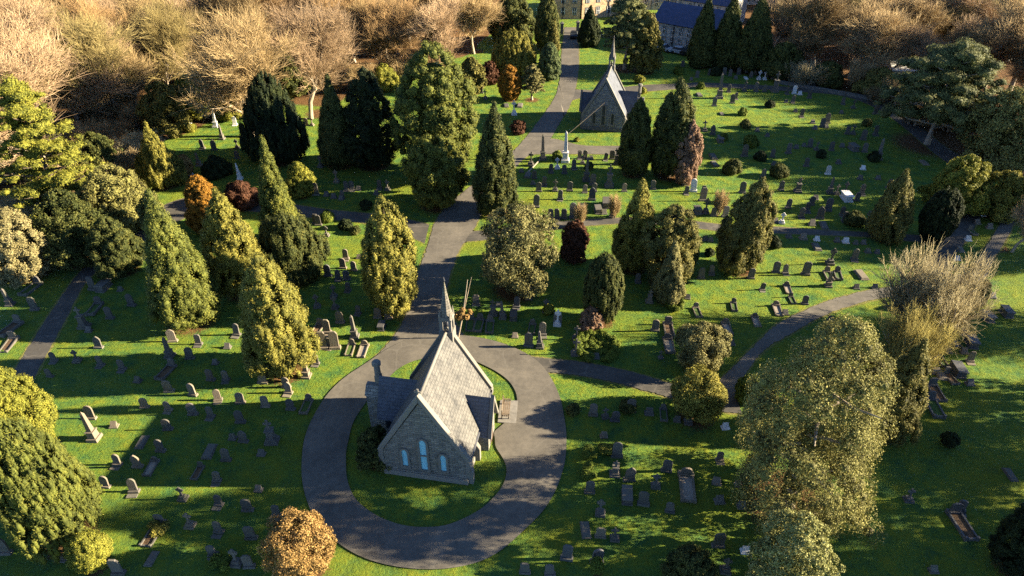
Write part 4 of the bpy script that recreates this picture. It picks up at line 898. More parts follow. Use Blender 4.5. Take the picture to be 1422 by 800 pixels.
# undergrowth along the edges of the woods
for side_name, a_, b_, n_ in (('left front', (20, 318), (215, 222), 12), ('left', (-40, 262), (330, 150), 13), ('left rear', (20, 205), (560, 104), 13), ('right', (1110, 108), (1400, 205), 10)):
    for k in range(n_):
        f = (k + .5) / n_; x = a_[0] + (b_[0] - a_[0]) * f + rw.normal(0, 8); y = a_[1] + (b_[1] - a_[1]) * f + rw.normal(0, 5)
        X, Y = G(x, y)
        if side_name.startswith('left') and 240 < x < 345: continue
        bare_tree(x, y, 0, 0, 4, str(rw.choice(['tan', 'tan', 'buff'])), f'leafless undergrowth bush, {ORD[k]} from the left along the {side_name} wood edge', 'undergrowth of the wood edges', (X, Y, rw.uniform(2.6, 3.8), rw.uniform(3.0, 5.5)))
# sheltering trees just right of the photo: their shade lies across the lower right lawn
for k, (X, Y, Hh, Rr, v) in enumerate([(47, 6, 10, 4.5, 1), (51, 16, 11, 4.5, 0), (48, 24, 10.5, 4.5, 1), (57, 34, 12, 5, 2), (66, 52, 14, 5, 3), (84, 64, 16, 5, 0), (88, 73, 17, 6, 1), (86, 82, 17, 6, 2), (90, 90, 18, 6, 3), (86, 98, 17, 6, 0), (96, 104, 18, 6, 1), (104, 94, 18, 6, 2), (92, 112, 16, 5, 0), (106, 84, 18, 6, 3), (102, 118, 18, 7, 1), (100, 74, 17, 5, 1)]):
    bare_tree(k * 50, 5, 0, 0, v, 'tan', f'bare tree beyond the right lawn, {ORD[k]} along the field edge', 'bare trees beyond the right lawn', (X, Y, Rr, Hh))
for k, (X, Y, Hh, Rr) in enumerate([(49, 11, 10.5, 3.8), (50, 20, 10.5, 4), (53, 29, 11, 4), (59, 41, 11, 3.6), (46, 2, 10, 3.6)]):
    root = thing('conifer_tree', (X, Y), 0, f'dark conifer beyond the right lawn, {ORD[k]} along the field edge', 'conifer', 'conifers beyond the right lawn')
    if k == 0:
        me, _ = make_crown(900, 12.5, 4.2, 'egg', 60, {'irr': .25, 'loose': 1}); tm0 = make_trunk(12, 4, [], 5); shm = me
    link_mesh('crown', shm, LM['deep'], root); link_mesh('trunk', tm0, BARK, root)

# ------------------------------------------------------------------ the two chapels
def lancet(mb, cx, z0, w, h, y, d=.06):
    pts = [(cx - w / 2, z0), (cx + w / 2, z0)]
    for k in range(7):
        a = k / 6 * pi; pts.append((cx + w / 2 * cos(a), z0 + h - w / 2 + (w * .7) * sin(a)))
    mb.prismY(pts, y - d, y)
def chapel(loc, ang, mirror, boarded, lab, scale=1.0, roofm=None, wallm=None, CHTRIM=CHTRIM):
    roofm = roofm or SLATE_L; wallm = wallm or CHST
    root = thing('chapel', (loc[0], loc[1]), ang, lab, 'chapel')
    root.scale = (scale, scale, scale)
    W, Lg, E, Rz = 3.1, 8.0, 2.5, 7.75
    s = -1 if mirror else 1
    def build(mb, name, mat, par=root, bevel=0):
        if mirror:
            mb.v = [(-x, y, z) for x, y, z in mb.v]; mb.f = [f[::-1] for f in mb.f]
        return mb.build(name, mat, par, bevel)
    # body with both gables
    w = MB(); w.prismY([(-W, 0), (W, 0), (W, E), (0, Rz - .12), (-W, E)], 0, Lg)
    wall = build(w, 'wall', wallm)
    p = MB(); p.box(-W - .14, W + .14, -.14, Lg + .14, 0, .5); p.box(-W - .07, W + .07, -.07, -.002, .5, .62)
    build(p, 'plinth', CHTRIM, root, .03)
    sl_ = math.hypot(W, Rz - E); nx_, nz_ = (Rz - E) / sl_, W / sl_
    for sd, mat in ((1, roofm), (-1, roofm)):
        rf = MB(); th = .14; ov = .28
        ex, ez = sd * (W + ov * W / sl_ * 1.0), E - ov * (Rz - E) / sl_
        pts = [(0, Rz), (ex, ez), (ex + sd * nx_ * th, ez + nz_ * th), (0, Rz + th / nz_ * .99)]
        if sd > 0: pts = pts
        else: pts = pts[::-1]
        rf.prismY(pts, .32, Lg - .32)
        build(rf, 'roof', mat)
    rd = MB(); rd.lathe([(.13, 0), (.13, Lg - .7)], 8, Matrix.Translation((0, .35, Rz + .27)) @ Matrix.Rotation(-pi / 2, 4, 'X')); build(rd, 'ridge_tile', CHTRIM)
    # copings on the gables with kneelers
    for y0, y1 in ((-.12, .30), (Lg - .30, Lg + .12)):
        cp = MB(); t = .42
        for sd in (1, -1):
            bx, bz = sd * (W + .12), E - .12
            pts = [(0, Rz + .06), (bx, bz), (bx + sd * nx_ * t * .8, bz + nz_ * t * .8), (0, Rz + .06 + t / nz_ * .8)]
            cp.prismY(pts if sd > 0 else pts[::-1], y0, y1)
            # kneeler curl sweeping down to the wall foot
            kn = [(sd * W, E + .1), (sd * (W + .42), E - .15), (sd * (W + .40), E - .7), (sd * (W + .16), E - 1.2), (sd * W, E - 1.5)]
            cp.prismY(kn if sd > 0 else kn[::-1], y0 + .01, y1 - .01)
        build(cp, 'gable_coping', CHTRIM, root, .03)
    fin = MB(); fin.box(-.06, .06, .03, .13, Rz + .5, Rz + 1.15); fin.box(-.24, .24, .035, .125, Rz + .82, Rz + .94); fin.lathe([(.16, Rz + .4), (.1, Rz + .55)], 8, cx=0, cy=.08)
    build(fin, 'gable_cross', CHTRIM)
    # three stepped lancets in the front gable, dressed surrounds, boards or dark glass
    for cx, z0, ww, hh in ((-1.45, 1.15, .42, 1.6), (0, 1.0, .50, 3.0), (1.45, 1.15, .42, 1.6)):
        def arch(w_, h_, zb): return [(cx - w_ / 2, zb), (cx + w_ / 2, zb)] + [(cx + w_ / 2 * cos(k / 8 * pi), zb + h_ - w_ / 2 + w_ * .8 * sin(k / 8 * pi)) for k in range(9)]
        oo, ii_ = arch(ww + .34, hh + .17, z0 - .1), arch(ww, hh, z0); na = len(oo)
        fr = MB(); VV = [(x_, -.13, z_) for x_, z_ in oo] + [(x_, -.13, z_) for x_, z_ in ii_] + [(x_, -.002, z_) for x_, z_ in oo] + [(x_, -.002, z_) for x_, z_ in ii_]
        FF = []
        for k in range(na):
            k2 = (k + 1) % na
            FF += [(k, k2, na + k2, na + k), (na + k, na + k2, 3 * na + k2, 3 * na + k), (k2, k, 2 * na + k, 2 * na + k2)]
        fr.add(VV, FF); f = build(fr, 'window', CHTRIM)
        gl = MB(); gl.prismY(arch(ww + .04, hh + .02, z0 - .01), -.03, -.004); build(gl, 'pane', BLUEBOARD if boarded else GLASSD, f)
        si = MB(); si.box(cx - ww / 2 - .2, cx + ww / 2 + .2, -.16, 0, z0 - .22, z0 - .1); build(si, 'sill', CHTRIM, f)
        if cx == 0:
            br = MB(); br.box(-ww / 2 - .02, ww / 2 + .02, -.12, -.035, z0 + 1.45, z0 + 1.55); build(br, 'bar', CHTRIM, f)
    # side windows on the sunny side and buttresses
    for yy in (.25, 2.5, 6.6, 7.75):
        for sd in (1, -1):
            bt = MB(); bt.prismY([(sd * W, 0), (sd * (W + .5), 0), (sd * (W + .5), 1.2), (sd * (W + .3), 1.6), (sd * W, 2.1)][::sd], yy - .2, yy + .2)
            build(bt, 'buttress', CHTRIM)
    # porch (right side) : cross gable with steep roof
    px0, px1, pc, pw, pe, pz = 2.0, 4.05, 4.55, 1.15, 2.0, 4.35
    pp = MB(); pp.prismX([(pc - pw, 0), (pc + pw, 0), (pc + pw, pe), (pc, pz - .1), (pc - pw, pe)], px0, px1)
    por = build(pp, 'porch', CHST)
    psl = math.hypot(pw, pz - pe)
    for sd in (1, -1):
        rf = MB(); ey, ez = pc + sd * (pw + .18), pe - .18 * (pz - pe) / pw
        n1, n2 = (pz - pe) / psl, pw / psl
        pts = [(pc, pz), (ey, ez), (ey + sd * n1 * .1, ez + n2 * .1), (pc, pz + .1 / n2)]
        rf.prismX(pts if sd > 0 else pts[::-1], px0 - .6, px1 + .02); build(rf, 'porch_roof', SLATE_D, por)
        cg = MB(); pts = [(pc, pz + .05), (ey, ez), (ey + sd * n1 * .22, ez + n2 * .22), (pc, pz + .05 + .22 / n2)]
        cg.prismX(pts if sd > 0 else pts[::-1], px1 + .02, px1 + .3); build(cg, 'porch_coping', CHTRIM, por)
    dr = MB(); pts = [(pc - .45, 0), (pc + .45, 0)] + [(pc + .45 * cos(k / 6 * pi), 1.5 + .65 * sin(k / 6 * pi)) for k in range(7)]
    dr.prismX(pts, px1, px1 + .04); build(dr, 'door', DOORM, por)
    # vestry (left side): small cross wing, a squat turret and a tall chimney with a pale octagonal cap
    v0, v1, vc, vw, ve, vz = -4.7, -2.2, 4.9, 1.35, 2.3, 4.9
    vs = MB(); vs.prismX([(vc - vw, 0), (vc + vw, 0), (vc + vw, ve), (vc, vz - .1), (vc - vw, ve)], v0, v1)
    ves = build(vs, 'vestry', CHST)
    vsl = math.hypot(vw, vz - ve)
    for sd in (1, -1):
        rf = MB(); ey, ez = vc + sd * (vw + .18), ve - .18 * (vz - ve) / vw
        n1, n2 = (vz - ve) / vsl, vw / vsl
        pts = [(vc, vz), (ey, ez), (ey + sd * n1 * .1, ez + n2 * .1), (vc, vz + .1 / n2)]
        rf.prismX(pts if sd > 0 else pts[::-1], v0 - .1, v1 + 1.1); build(rf, 'vestry_roof', SLATE_D, ves)
    vw_ = MB(); vw_.box(-4.2, -3.6, vc - vw - .03, vc - vw, .9, 1.9); build(vw_, 'vestry_window', GLASSD, ves)
    tu = MB(); tu.box(-5.85, -4.72, 4.25, 5.55, 0, 3.5); tu.prismX([(4.15, 3.5), (5.65, 3.5), (5.1, 4.2), (4.7, 4.2)], -5.92, -4.74); build(tu, 'turret', CHST, ves)
    ch = MB(); ch.box(-5.25, -4.78, 4.95, 5.42, 3.6, 4.9); ch.lathe([(.27, 4.9), (.25, 5.9), (.36, 5.95), (.38, 6.15), (.28, 6.3), (.2, 6.32)], 8, cx=-5.02, cy=5.18, smooth=False)
    build(ch, 'chimney', CHTRIM, ves)
    # belfry and spirelet on the rear gable
    by = Lg - .1
    bf = MB(); bf.box(-.55, .55, by - .5, by + .5, Rz - 1.0, Rz + .35)
    for sx in (-1, 1):
        for sy in (-1, 1): bf.box(sx * .36 - .12, sx * .36 + .12, by + sy * .34 - .12, by + sy * .34 + .12, Rz + .35, Rz + 1.35)
    bf.box(-.52, .52, by - .5, by + .5, Rz + 1.35, Rz + 1.5)
    bel = build(bf, 'belfry', CHTRIM, root, .02)
    bb = MB(); bb.lathe([(.2, Rz + .6), (.17, Rz + .8), (.1, Rz + .98), (.03, Rz + 1.1)], 10, cx=0, cy=by); build(bb, 'bell', IRON, bel)
    sp = MB(); sp.lathe([(.60, Rz + 1.5), (.47, Rz + 1.85), (.34, Rz + 2.6), (.17, Rz + 3.7), (.03, Rz + 4.7)], 8, cx=0, cy=by, smooth=False, rot=pi / 8)
    spire = build(sp, 'spire', stone_mat('spire_stone', (.13, .12, .10), .3, (.5, .22, .02), .2), bel)
    fb = MB(); fb.lathe([(.05, Rz + 4.65), (.1, Rz + 4.78), (.04, Rz + 4.9), (.015, Rz + 5.1)], 8, cx=0, cy=by); build(fb, 'finial', IRON, bel)
    for sx in (-1, 1):
        for sy in (-1, 1): pin = MB(); pin.lathe([(.11, Rz + 1.5), (.09, Rz + 1.75), (.01, Rz + 2.3)], 4, cx=sx * .42, cy=by + sy * .42, smooth=False); build(pin, 'pinnacle', CHTRIM, bel)
    gt = MB()
    for sd in (1, -1): gt.box(sd * (W + .3) - .06, sd * (W + .3) + .06, .4, Lg - .4, E - .42, E - .32)
    build(gt, 'gutter', LEAD)
    return root
chapel((-6.39, 33.16), radians(-10), False, True, 'near stone chapel with pale blue boarded lancets inside the ring road')
chapel((14.46, 102.7), radians(-13), True, False, 'far stone chapel with dark lancets at the crossroads', 1.0, SLATE_D, CHST2)
LANDMARKS += [('near chapel', 600, 640), ('far chapel', 835, 175)]

# ------------------------------------------------------------------ graves
def rot_block(bm_, *a): bm_.box(*a)
def outline_round(w, h):
    return [(-w / 2, 0), (w / 2, 0)] + [(w / 2 * cos(k / 8 * pi), h - w / 2 * .8 + w / 2 * .8 * sin(k / 8 * pi)) for k in range(9)]
def outline_gothic(w, h):
    return [(-w / 2, 0), (w / 2, 0), (w / 2, h * .68), (w * .40, h * .80), (w * .22, h * .92), (0, h), (-w * .22, h * .92), (-w * .40, h * .80), (-w / 2, h * .68)]
def outline_flat(w, h):
    return [(-w / 2, 0), (w / 2, 0), (w / 2, h * .86), (w * .38, h * .90), (w * .30, h), (-w * .30, h), (-w * .38, h * .90), (-w / 2, h * .86)]
PROT = {}
def proto(tp, tone, var):
    key = (tp, tone, var)
    if key in PROT: return copy_tree(PROT[key])
    M = ST[tone]; r = np.random.default_rng(hash((ord(tp), var)) % 9999)
    nm = {'r': 'headstone', 'f': 'headstone', 'g': 'headstone', 'c': 'cross_monument', 'C': 'cross_monument', 'o': 'obelisk', 'm': 'tall_monument', 'k': 'kerbed_grave', 'l': 'ledger_stone', 'b': 'low_gravestone', 'a': 'chest_tomb', 'u': 'statue'}[tp]
    root = thing(nm, (0, 0))
    if tp in 'rfg':
        w = .74 + .1 * var; h = 1.12 + .08 * var
        b = MB(); b.box(-w / 2 - .13, w / 2 + .13, -.24, .24, -.05, .2, top=.94); b.build('base', M, root, .02)
        s = MB(); s.prismY([(x, z + .2) for x, z in {'r': outline_round, 'f': outline_flat, 'g': outline_gothic}[tp](w, h)], -.085, .085); s.build('slab', M, root, .015)
        if var == 0:
            kb = MB(); kb.box(-w / 2 - .1, w / 2 + .1, -.75, -.3, -.03, .05); kb.build('foot_slab', M, root, .01)
    elif tp in 'cC':
        b = MB(); b.box(-.48, .48, -.42, .42, -.05, .22, top=.96); b.box(-.33, .33, -.29, .29, .22, .48, top=.9); b.build('plinth', M, root, .02)
        s = MB(); hh = 1.15 if tp == 'c' else 1.3
        s.box(-.11, .11, -.08, .08, .48, .48 + hh, top=.85); s.box(-.38, -.10, -.07, .07, .48 + hh * .60, .48 + hh * .60 + .2); s.box(.10, .38, -.07, .07, .48 + hh * .60, .48 + hh * .60 + .2)
        if tp == 'C' or var == 2:
            for k in range(12):
                a0, a1 = k * pi / 6, (k + 1) * pi / 6; cz = .48 + hh * .60 + .1
                q = [(.22 * cos(a0), cz + .22 * sin(a0)), (.30 * cos(a0), cz + .30 * sin(a0)), (.30 * cos(a1), cz + .30 * sin(a1)), (.22 * cos(a1), cz + .22 * sin(a1))]
                s.prismY(q, -.05, .05)
        s.build('cross', M, root, .01)
        if tp == 'C':
            q = MB(); q.prismY([(-.5, 0), (.5, 0), (.5, 1.05), (.25, 1.3), (-.25, 1.3), (-.5, 1.05)], .1, .22); q.build('back_panel', ST['s'], root, .01)
    elif tp == 'o':
        b = MB(); b.box(-.55, .55, -.55, .55, -.05, .25, top=.95); b.box(-.38, .38, -.38, .38, .25, .8, top=.92); b.box(-.42, .42, -.42, .42, .8, .88); b.build('plinth', M, root, .02)
        s = MB(); s.box(-.24, .24, -.24, .24, .88, 2.5, top=.62); s.lathe([(.21, 2.5), (.01, 2.75)], 4, smooth=False, rot=pi / 4); s.build('shaft', M, root)
    elif tp == 'm':
        b = MB(); b.box(-.7, .7, -.6, .6, -.05, .25, top=.96); b.box(-.5, .5, -.45, .45, .25, .55, top=.95); b.box(-.36, .36, -.33, .33, .55, 1.4, top=.93); b.box(-.44, .44, -.4, .4, 1.4, 1.52); b.build('plinth', M, root, .02)
        s = MB(); s.box(-.14, .14, -.1, .1, 1.52, 2.6, top=.8); s.box(-.4, -.12, -.08, .08, 2.1, 2.28); s.box(.12, .4, -.08, .08, 2.1, 2.28); s.build('cross', M, root, .01)
    elif tp == 'k':
        L, w = 2.3, 1.05
        b = MB(); t = .14
        b.box(-w / 2, w / 2, -L, -L + t, -.05, .24); b.box(-w / 2, -w / 2 + t, -L + t, -.12, -.05, .22); b.box(w / 2 - t, w / 2, -L + t, -.12, -.05, .22)
        for sx in (-1, 1): b.box(sx * (w / 2 - .1) - .12, sx * (w / 2 - .1) + .12, -L - .03, -L + .2, -.05, .34, top=.85)
        b.build('kerb', M, root, .015)
        i = MB(); i.box(-w / 2 + t + .003, w / 2 - t - .003, -L + t + .003, -.14, -.02, .12); i.build('infill', (GRAVEL, SOIL, TURF)[var], root)
        hs = MB(); ww = w + .1; hb = .18 + .2
        hs.box(-ww / 2, ww / 2, -.12, .28, -.05, .28, top=.96)
        hs.prismY([(x, z + .28) for x, z in (outline_round if var != 1 else outline_flat)(.78, .72 if var else .5)], -.0, .16); hs.build('headstone', M, root, .015)
    elif tp == 'l':
        b = MB(); b.box(-.5, .5, -1.05, 1.05, -.05, .10, top=.97); b.build('base', M, root, .015)
        s = MB(); s.box(-.42, .42, -.95, .95, .10, .24, top=.9); s.build('slab', M, root, .02)
    elif tp == 'b':
        b = MB(); b.box(-.42, .42, -.3, .3, -.05, .14, top=.94); b.build('base', M, root, .02)
        s = MB(); s.add([(-.32, -.2, .14), (.32, -.2, .14), (.32, .2, .14), (-.32, .2, .14), (-.29, -.08, .30), (.29, -.08, .30), (.29, .17, .62), (-.29, .17, .62)], [(0, 3, 2, 1), (4, 5, 6, 7), (0, 1, 5, 4), (1, 2, 6, 5), (2, 3, 7, 6), (3, 0, 4, 7)]); s.build('tablet', M, root, .015)
    elif tp == 'a':
        b = MB(); b.box(-.62, .62, -1.1, 1.1, -.05, .15, top=.97); b.box(-.48, .48, -.95, .95, .15, .72); b.build('chest', M, root, .02)
        s = MB(); s.box(-.6, .6, -1.06, 1.06, .72, .84, top=.95); s.build('lid', M, root, .02)
    elif tp == 'u':
        b = MB(); b.box(-.5, .5, -.5, .5, -.05, .3, top=.95); b.box(-.32, .32, -.32, .32, .3, 1.1, top=.9); b.build('plinth', M, root, .02)
        s = MB(); s.lathe([(.24, 1.1), (.27, 1.3), (.2, 1.7), (.17, 1.95), (.22, 2.15), (.12, 2.3), (.07, 2.36), (.115, 2.46), (.11, 2.58), (.03, 2.66)], 12); s.build('figure', M, root)
    PROT[key] = root
    return root
LOOK = {'r': 'round topped headstone', 'f': 'square shouldered headstone', 'g': 'pointed gothic headstone', 'c': 'cross on plinth', 'C': 'ornate ringed cross', 'o': 'obelisk on plinth', 'm': 'tall stepped monument', 'k': 'kerbed grave', 'l': 'flat ledger stone', 'b': 'low tablet stone', 'a': 'chest tomb', 'u': 'draped statue'}
CATG = {'r': 'headstone', 'f': 'headstone', 'g': 'headstone', 'c': 'cross', 'C': 'cross', 'o': 'obelisk', 'm': 'monument', 'k': 'grave', 'l': 'ledger', 'b': 'gravestone', 'a': 'tomb', 'u': 'statue'}
TONE = {'s': 'grey', 'd': 'dark', 'w': 'white', 't': 'tan', '': 'brown grey'}
GRPN = {'r': 'headstones in the lawns', 'f': 'headstones in the lawns', 'g': 'headstones in the lawns', 'c': 'stone crosses', 'C': 'stone crosses', 'o': 'obelisks', 'm': 'tall monuments', 'k': 'kerbed graves', 'l': 'ledger stones', 'b': 'low tablet stones', 'a': 'chest tombs', 'u': 'statues'}
graves = []
for tok in GRAVES.split():
    q = tok.split(','); x, y, tp = float(q[0]), float(q[1]), q[2]
    sc = float(q[3]) if len(q) > 3 else 1.0; tone = q[4] if len(q) > 4 else 's'
    graves.append([x, y, tp, sc, tone, len(q) > 4])
rg = np.random.default_rng(5)
keys = {}
for gi, gq in enumerate(graves):
    x, y, tp, sc, tone, named = gq
    # clear of walls and roads is given by the photo; find the nearest landmark for the label
    best = min(LANDMARKS, key=lambda l: math.hypot(l[1] - x, (l[2] - y) * 1.3))
    dx, dy = x - best[1], (y - best[2]) * 1.5
    if abs(dx) > abs(dy): dr = 'left of' if dx < 0 else 'right of'
    else: dr = 'below' if dy > 0 else 'above'
    siz = 'small ' if sc < .85 and tp in 'rfgco' else ('tall ' if sc >= 1.3 and tp in 'rfgco' else '')
    look = siz + TONE[tone] + ' ' + LOOK[tp]
    keys.setdefault((look, dr, best[0]), []).append((math.hypot(dx, dy), gi))
glabel = {}
for (look, dr, lm), lst in keys.items():
    lst.sort()
    for k, (_, gi) in enumerate(lst):
        s = f"{look} {dr} the {lm}"
        if len(lst) > 1: s += ', ' + ('nearest to it' if k == 0 else (ORD[k] + ' nearest to it'))
        glabel[gi] = s
for gi, (x, y, tp, sc, tone, named) in enumerate(graves):
    X, Y = G(x, y)
    if tp == 'k' : off = 0.9 * sc
    elif tp in 'la': off = .8 * sc
    else: off = .2
    if tp == 'k': Y = Y + 2.0 * sc * .72
    elif tp in 'la': Y = Y + .7 * sc
    else: Y = Y + .2
    var = int(rg.integers(0, 3))
    o = proto(tp, tone, var)
    rz = rg.normal(radians(-4), .09)
    if X < -14 and Y < 60: rz += .05
    sg = (1 + (sc - 1) * .8) * rg.uniform(.92, 1.08) * (.80 if tp not in 'klab' else .82) * (1.14 if y < 340 else 1.0)
    o.location = (X, Y, 0); o.rotation_euler = (rg.normal(0, .03), rg.normal(0, .035), rz)
    wsc = sg if tp in 'klab' else min(sg, .72 + (sg - .8) * .4)
    o.scale = (wsc, wsc, sg if tp not in 'kla' else min(1.1, sg + .1))
    tag(o, glabel[gi], CATG[tp], GRPN[tp])

# round plots hedged in clipped hedge
def hedge_ring(x, yf, hw, lab, gap=None):
    X, Y = G(x, yf); dep = PJ(X, Y)[2]; R = hw * dep / FPX; Y += R * .9
    root = thing('hedge_ring', (X, Y), 0, lab, 'hedge', 'clipped hedge rings')
    r = np.random.default_rng(int(x)); n = int(max(26, R * 22)); C = []; S = []; O = []
    rad = max(.35, R * .22)
    for k in range(n * 2):
        a = k / (2 * n) * 2 * pi + r.normal(0, .04)
        if gap and abs((a - gap + pi) % (2 * pi) - pi) < .3: continue
        q = R - rad * .8 + (r.random() - .5) * rad
        C.append((q * cos(a), q * sin(a), .2 + .35 * r.random())); S.append((rad * .5, rad * .5, .33)); O.append((cos(a) * .3, sin(a) * .3, .9))
    for k in range(int(n * 1.6)):
        a = r.random() * 2 * pi; q = (R - rad) * math.sqrt(r.random())
        if gap and q > R * .35 and abs((a - gap + pi) % (2 * pi) - pi) < .25: continue
        C.append((q * cos(a), q * sin(a), .1 + .2 * r.random())); S.append((rad * .55, rad * .55, .2)); O.append((0, 0, 1))
    C = np.array(C); S = np.array(S); O = unit(np.array(O))
    V, F, rn, V2, F2 = foliage(r, C, S, np.full(len(C), 130), .12, .06, O, up=.2, spread=.5, core=.85)
    link_mesh('foliage', mixed_mesh('foliage', V, F, rn, V2, F2), LM['hedge'], root)
    fl = MB(); fl.lathe([(R * .6, 0.01), (R * .6, .10)], 20); fl.build('bed', TURF, root)
hedge_ring(831, 505, 34, 'large clipped hedge ring below the fluted oval yew', -pi / 2)
hedge_ring(939, 434, 14, 'small pale hedge ring at the foot of the grey cone tree')
# rectangular hedged beds by the ring road and on the graves
def hedge_block(x0, y0, x1, y1, h, lab, mk='hedge'):
    a = G(x0, y1); b = G(x1, y1); c_ = G(x0, y0)
    w = b[0] - a[0]; d = max(.6, c_[1] - a[1]); root = thing('hedge_block', (a[0] + w / 2, a[1] + d / 2), 0, lab, 'hedge')
    r = np.random.default_rng(int(x0)); n = int(max(14, w * d * 6))
    C = np.stack([r.uniform(-w / 2 + .2, w / 2 - .2, n), r.uniform(-d / 2 + .2, d / 2 - .2, n), r.uniform(.2, h - .2, n)], -1)
    S = np.full((n, 3), .32); O = np.tile([0, 0, 1.], (n, 1))
    V, F, rn, V2, F2 = foliage(r, C, S, np.full(n, 150), .12, .07, O, core=.85)
    link_mesh('foliage', mixed_mesh('foliage', V, F, rn, V2, F2), LM[mk], root)
hedge_block(808, 625, 829, 642, .8, 'upper hedge block on the long hedged plot by the ring road')
hedge_block(808, 648, 829, 672, .8, 'middle brown green hedge block on the long hedged plot')
hedge_block(832, 622, 852, 634, .6, 'golden topped hedge strip beside the long hedged plot', 'lime')
hedge_block(201, 726, 228, 748, .45, 'golden planted bed inside the kerbed grave at lower left', 'gold')
hedge_block(288, 775, 318, 796, .5, 'low mossy planting round the graves at the bottom edge')

# ------------------------------------------------------------------ bench, slender poles and stems
bx, by_ = G(703, 572)
bench = thing('park_bench', (bx, by_), radians(86), 'wooden bench facing the ring road beside the near chapel', 'bench')
m = MB()
for k in range(4): m.box(-.95, .95, -.30 + k * .15, -.19 + k * .15, .42, .46)
m.build('seat', WOOD, bench)
m = MB()
for k in range(3): m.box(-.95, .95, .30, .34, .56 + k * .15, .67 + k * .15)
m.build('backrest', WOOD, bench)
for sx in (-.85, .85):
    m = MB(); m.box(sx - .04, sx + .04, -.3, -.22, 0, .62); m.build('leg', WOOD, bench)
    m = MB(); m.box(sx - .04, sx + .04, .26, .34, 0, .98); m.build('leg', WOOD, bench)
    m = MB(); m.box(sx - .05, sx + .05, -.34, .26, .62, .66); m.build('armrest', WOOD, bench)
m = MB(); m.box(-1.3, 1.3, -.9, .6, .0, .09); 
pad = m.build('bench_slab', plain('concrete_paving', (.17, .155, .13), .9), None); pad.location = (bx, by_, 0); pad.rotation_euler = (0, 0, radians(86)); tag(pad, 'pale concrete slab under the wooden bench', 'paving')
def stem(name, p0, p1, r0, r1, lab, cat, mat, extra=None):
    p0 = Vector(p0); p1 = Vector(p1)
    o = link_mesh(name, seg_mesh(name, [np.array(p0), np.array(p0.lerp(p1, .5)) + [.04, 0, 0]], [np.array(p0.lerp(p1, .5)) + [.04, 0, 0], np.array(p1)], [r0, (r0 + r1) / 2], [(r0 + r1) / 2, r1], 8), mat)
    tag(o, lab, cat); return o
a0 = G(636, 470)
root = thing('ivy_clad_tree', (a0[0], a0[1]), 0, 'slender leaning twin stemmed tree with a clump of ivy beside the drive', 'bare tree')
link_mesh('trunk', seg_mesh('trunk', [(0, 0, 0), (.55, .1, 2.6), (.55, .1, 2.6)], [(.55, .1, 2.6), (1.15, .2, 6.6), (1.5, .3, 6.8)], [.09, .06, .05], [.065, .025, .02], 8), BARKP, root)
rr_ = np.random.default_rng(3)
Cc = np.stack([.5 + rr_.normal(0, .2, 12), .1 + rr_.normal(0, .2, 12), 2.6 + rr_.normal(0, .4, 12)], -1)
V, F, rn, V2, F2 = foliage(rr_, Cc, np.full((12, 3), .28), np.full(12, 120), .14, .08, unit(Cc - [.5, .1, 2.6] + .01))
link_mesh('ivy', mixed_mesh('ivy', V, F, rn, V2, F2), LM['peach'], root)
a0 = G(784, 190)
stem('leaning_pole', (a0[0], a0[1], 0), (a0[0] + 6.0, a0[1] + .8, 5.2), .06, .04, 'long thin pale pole leaning towards the far chapel gable', 'pole', BARKP)
a0 = G(731, 242); a1 = G(750, 223)
stem('fallen_pole', (a0[0], a0[1], .1), (a1[0], a1[1], .16), .12, .08, 'long pale pole lying on the grass near the crossroads', 'pole', BARKP)
a0 = G(806, 82)
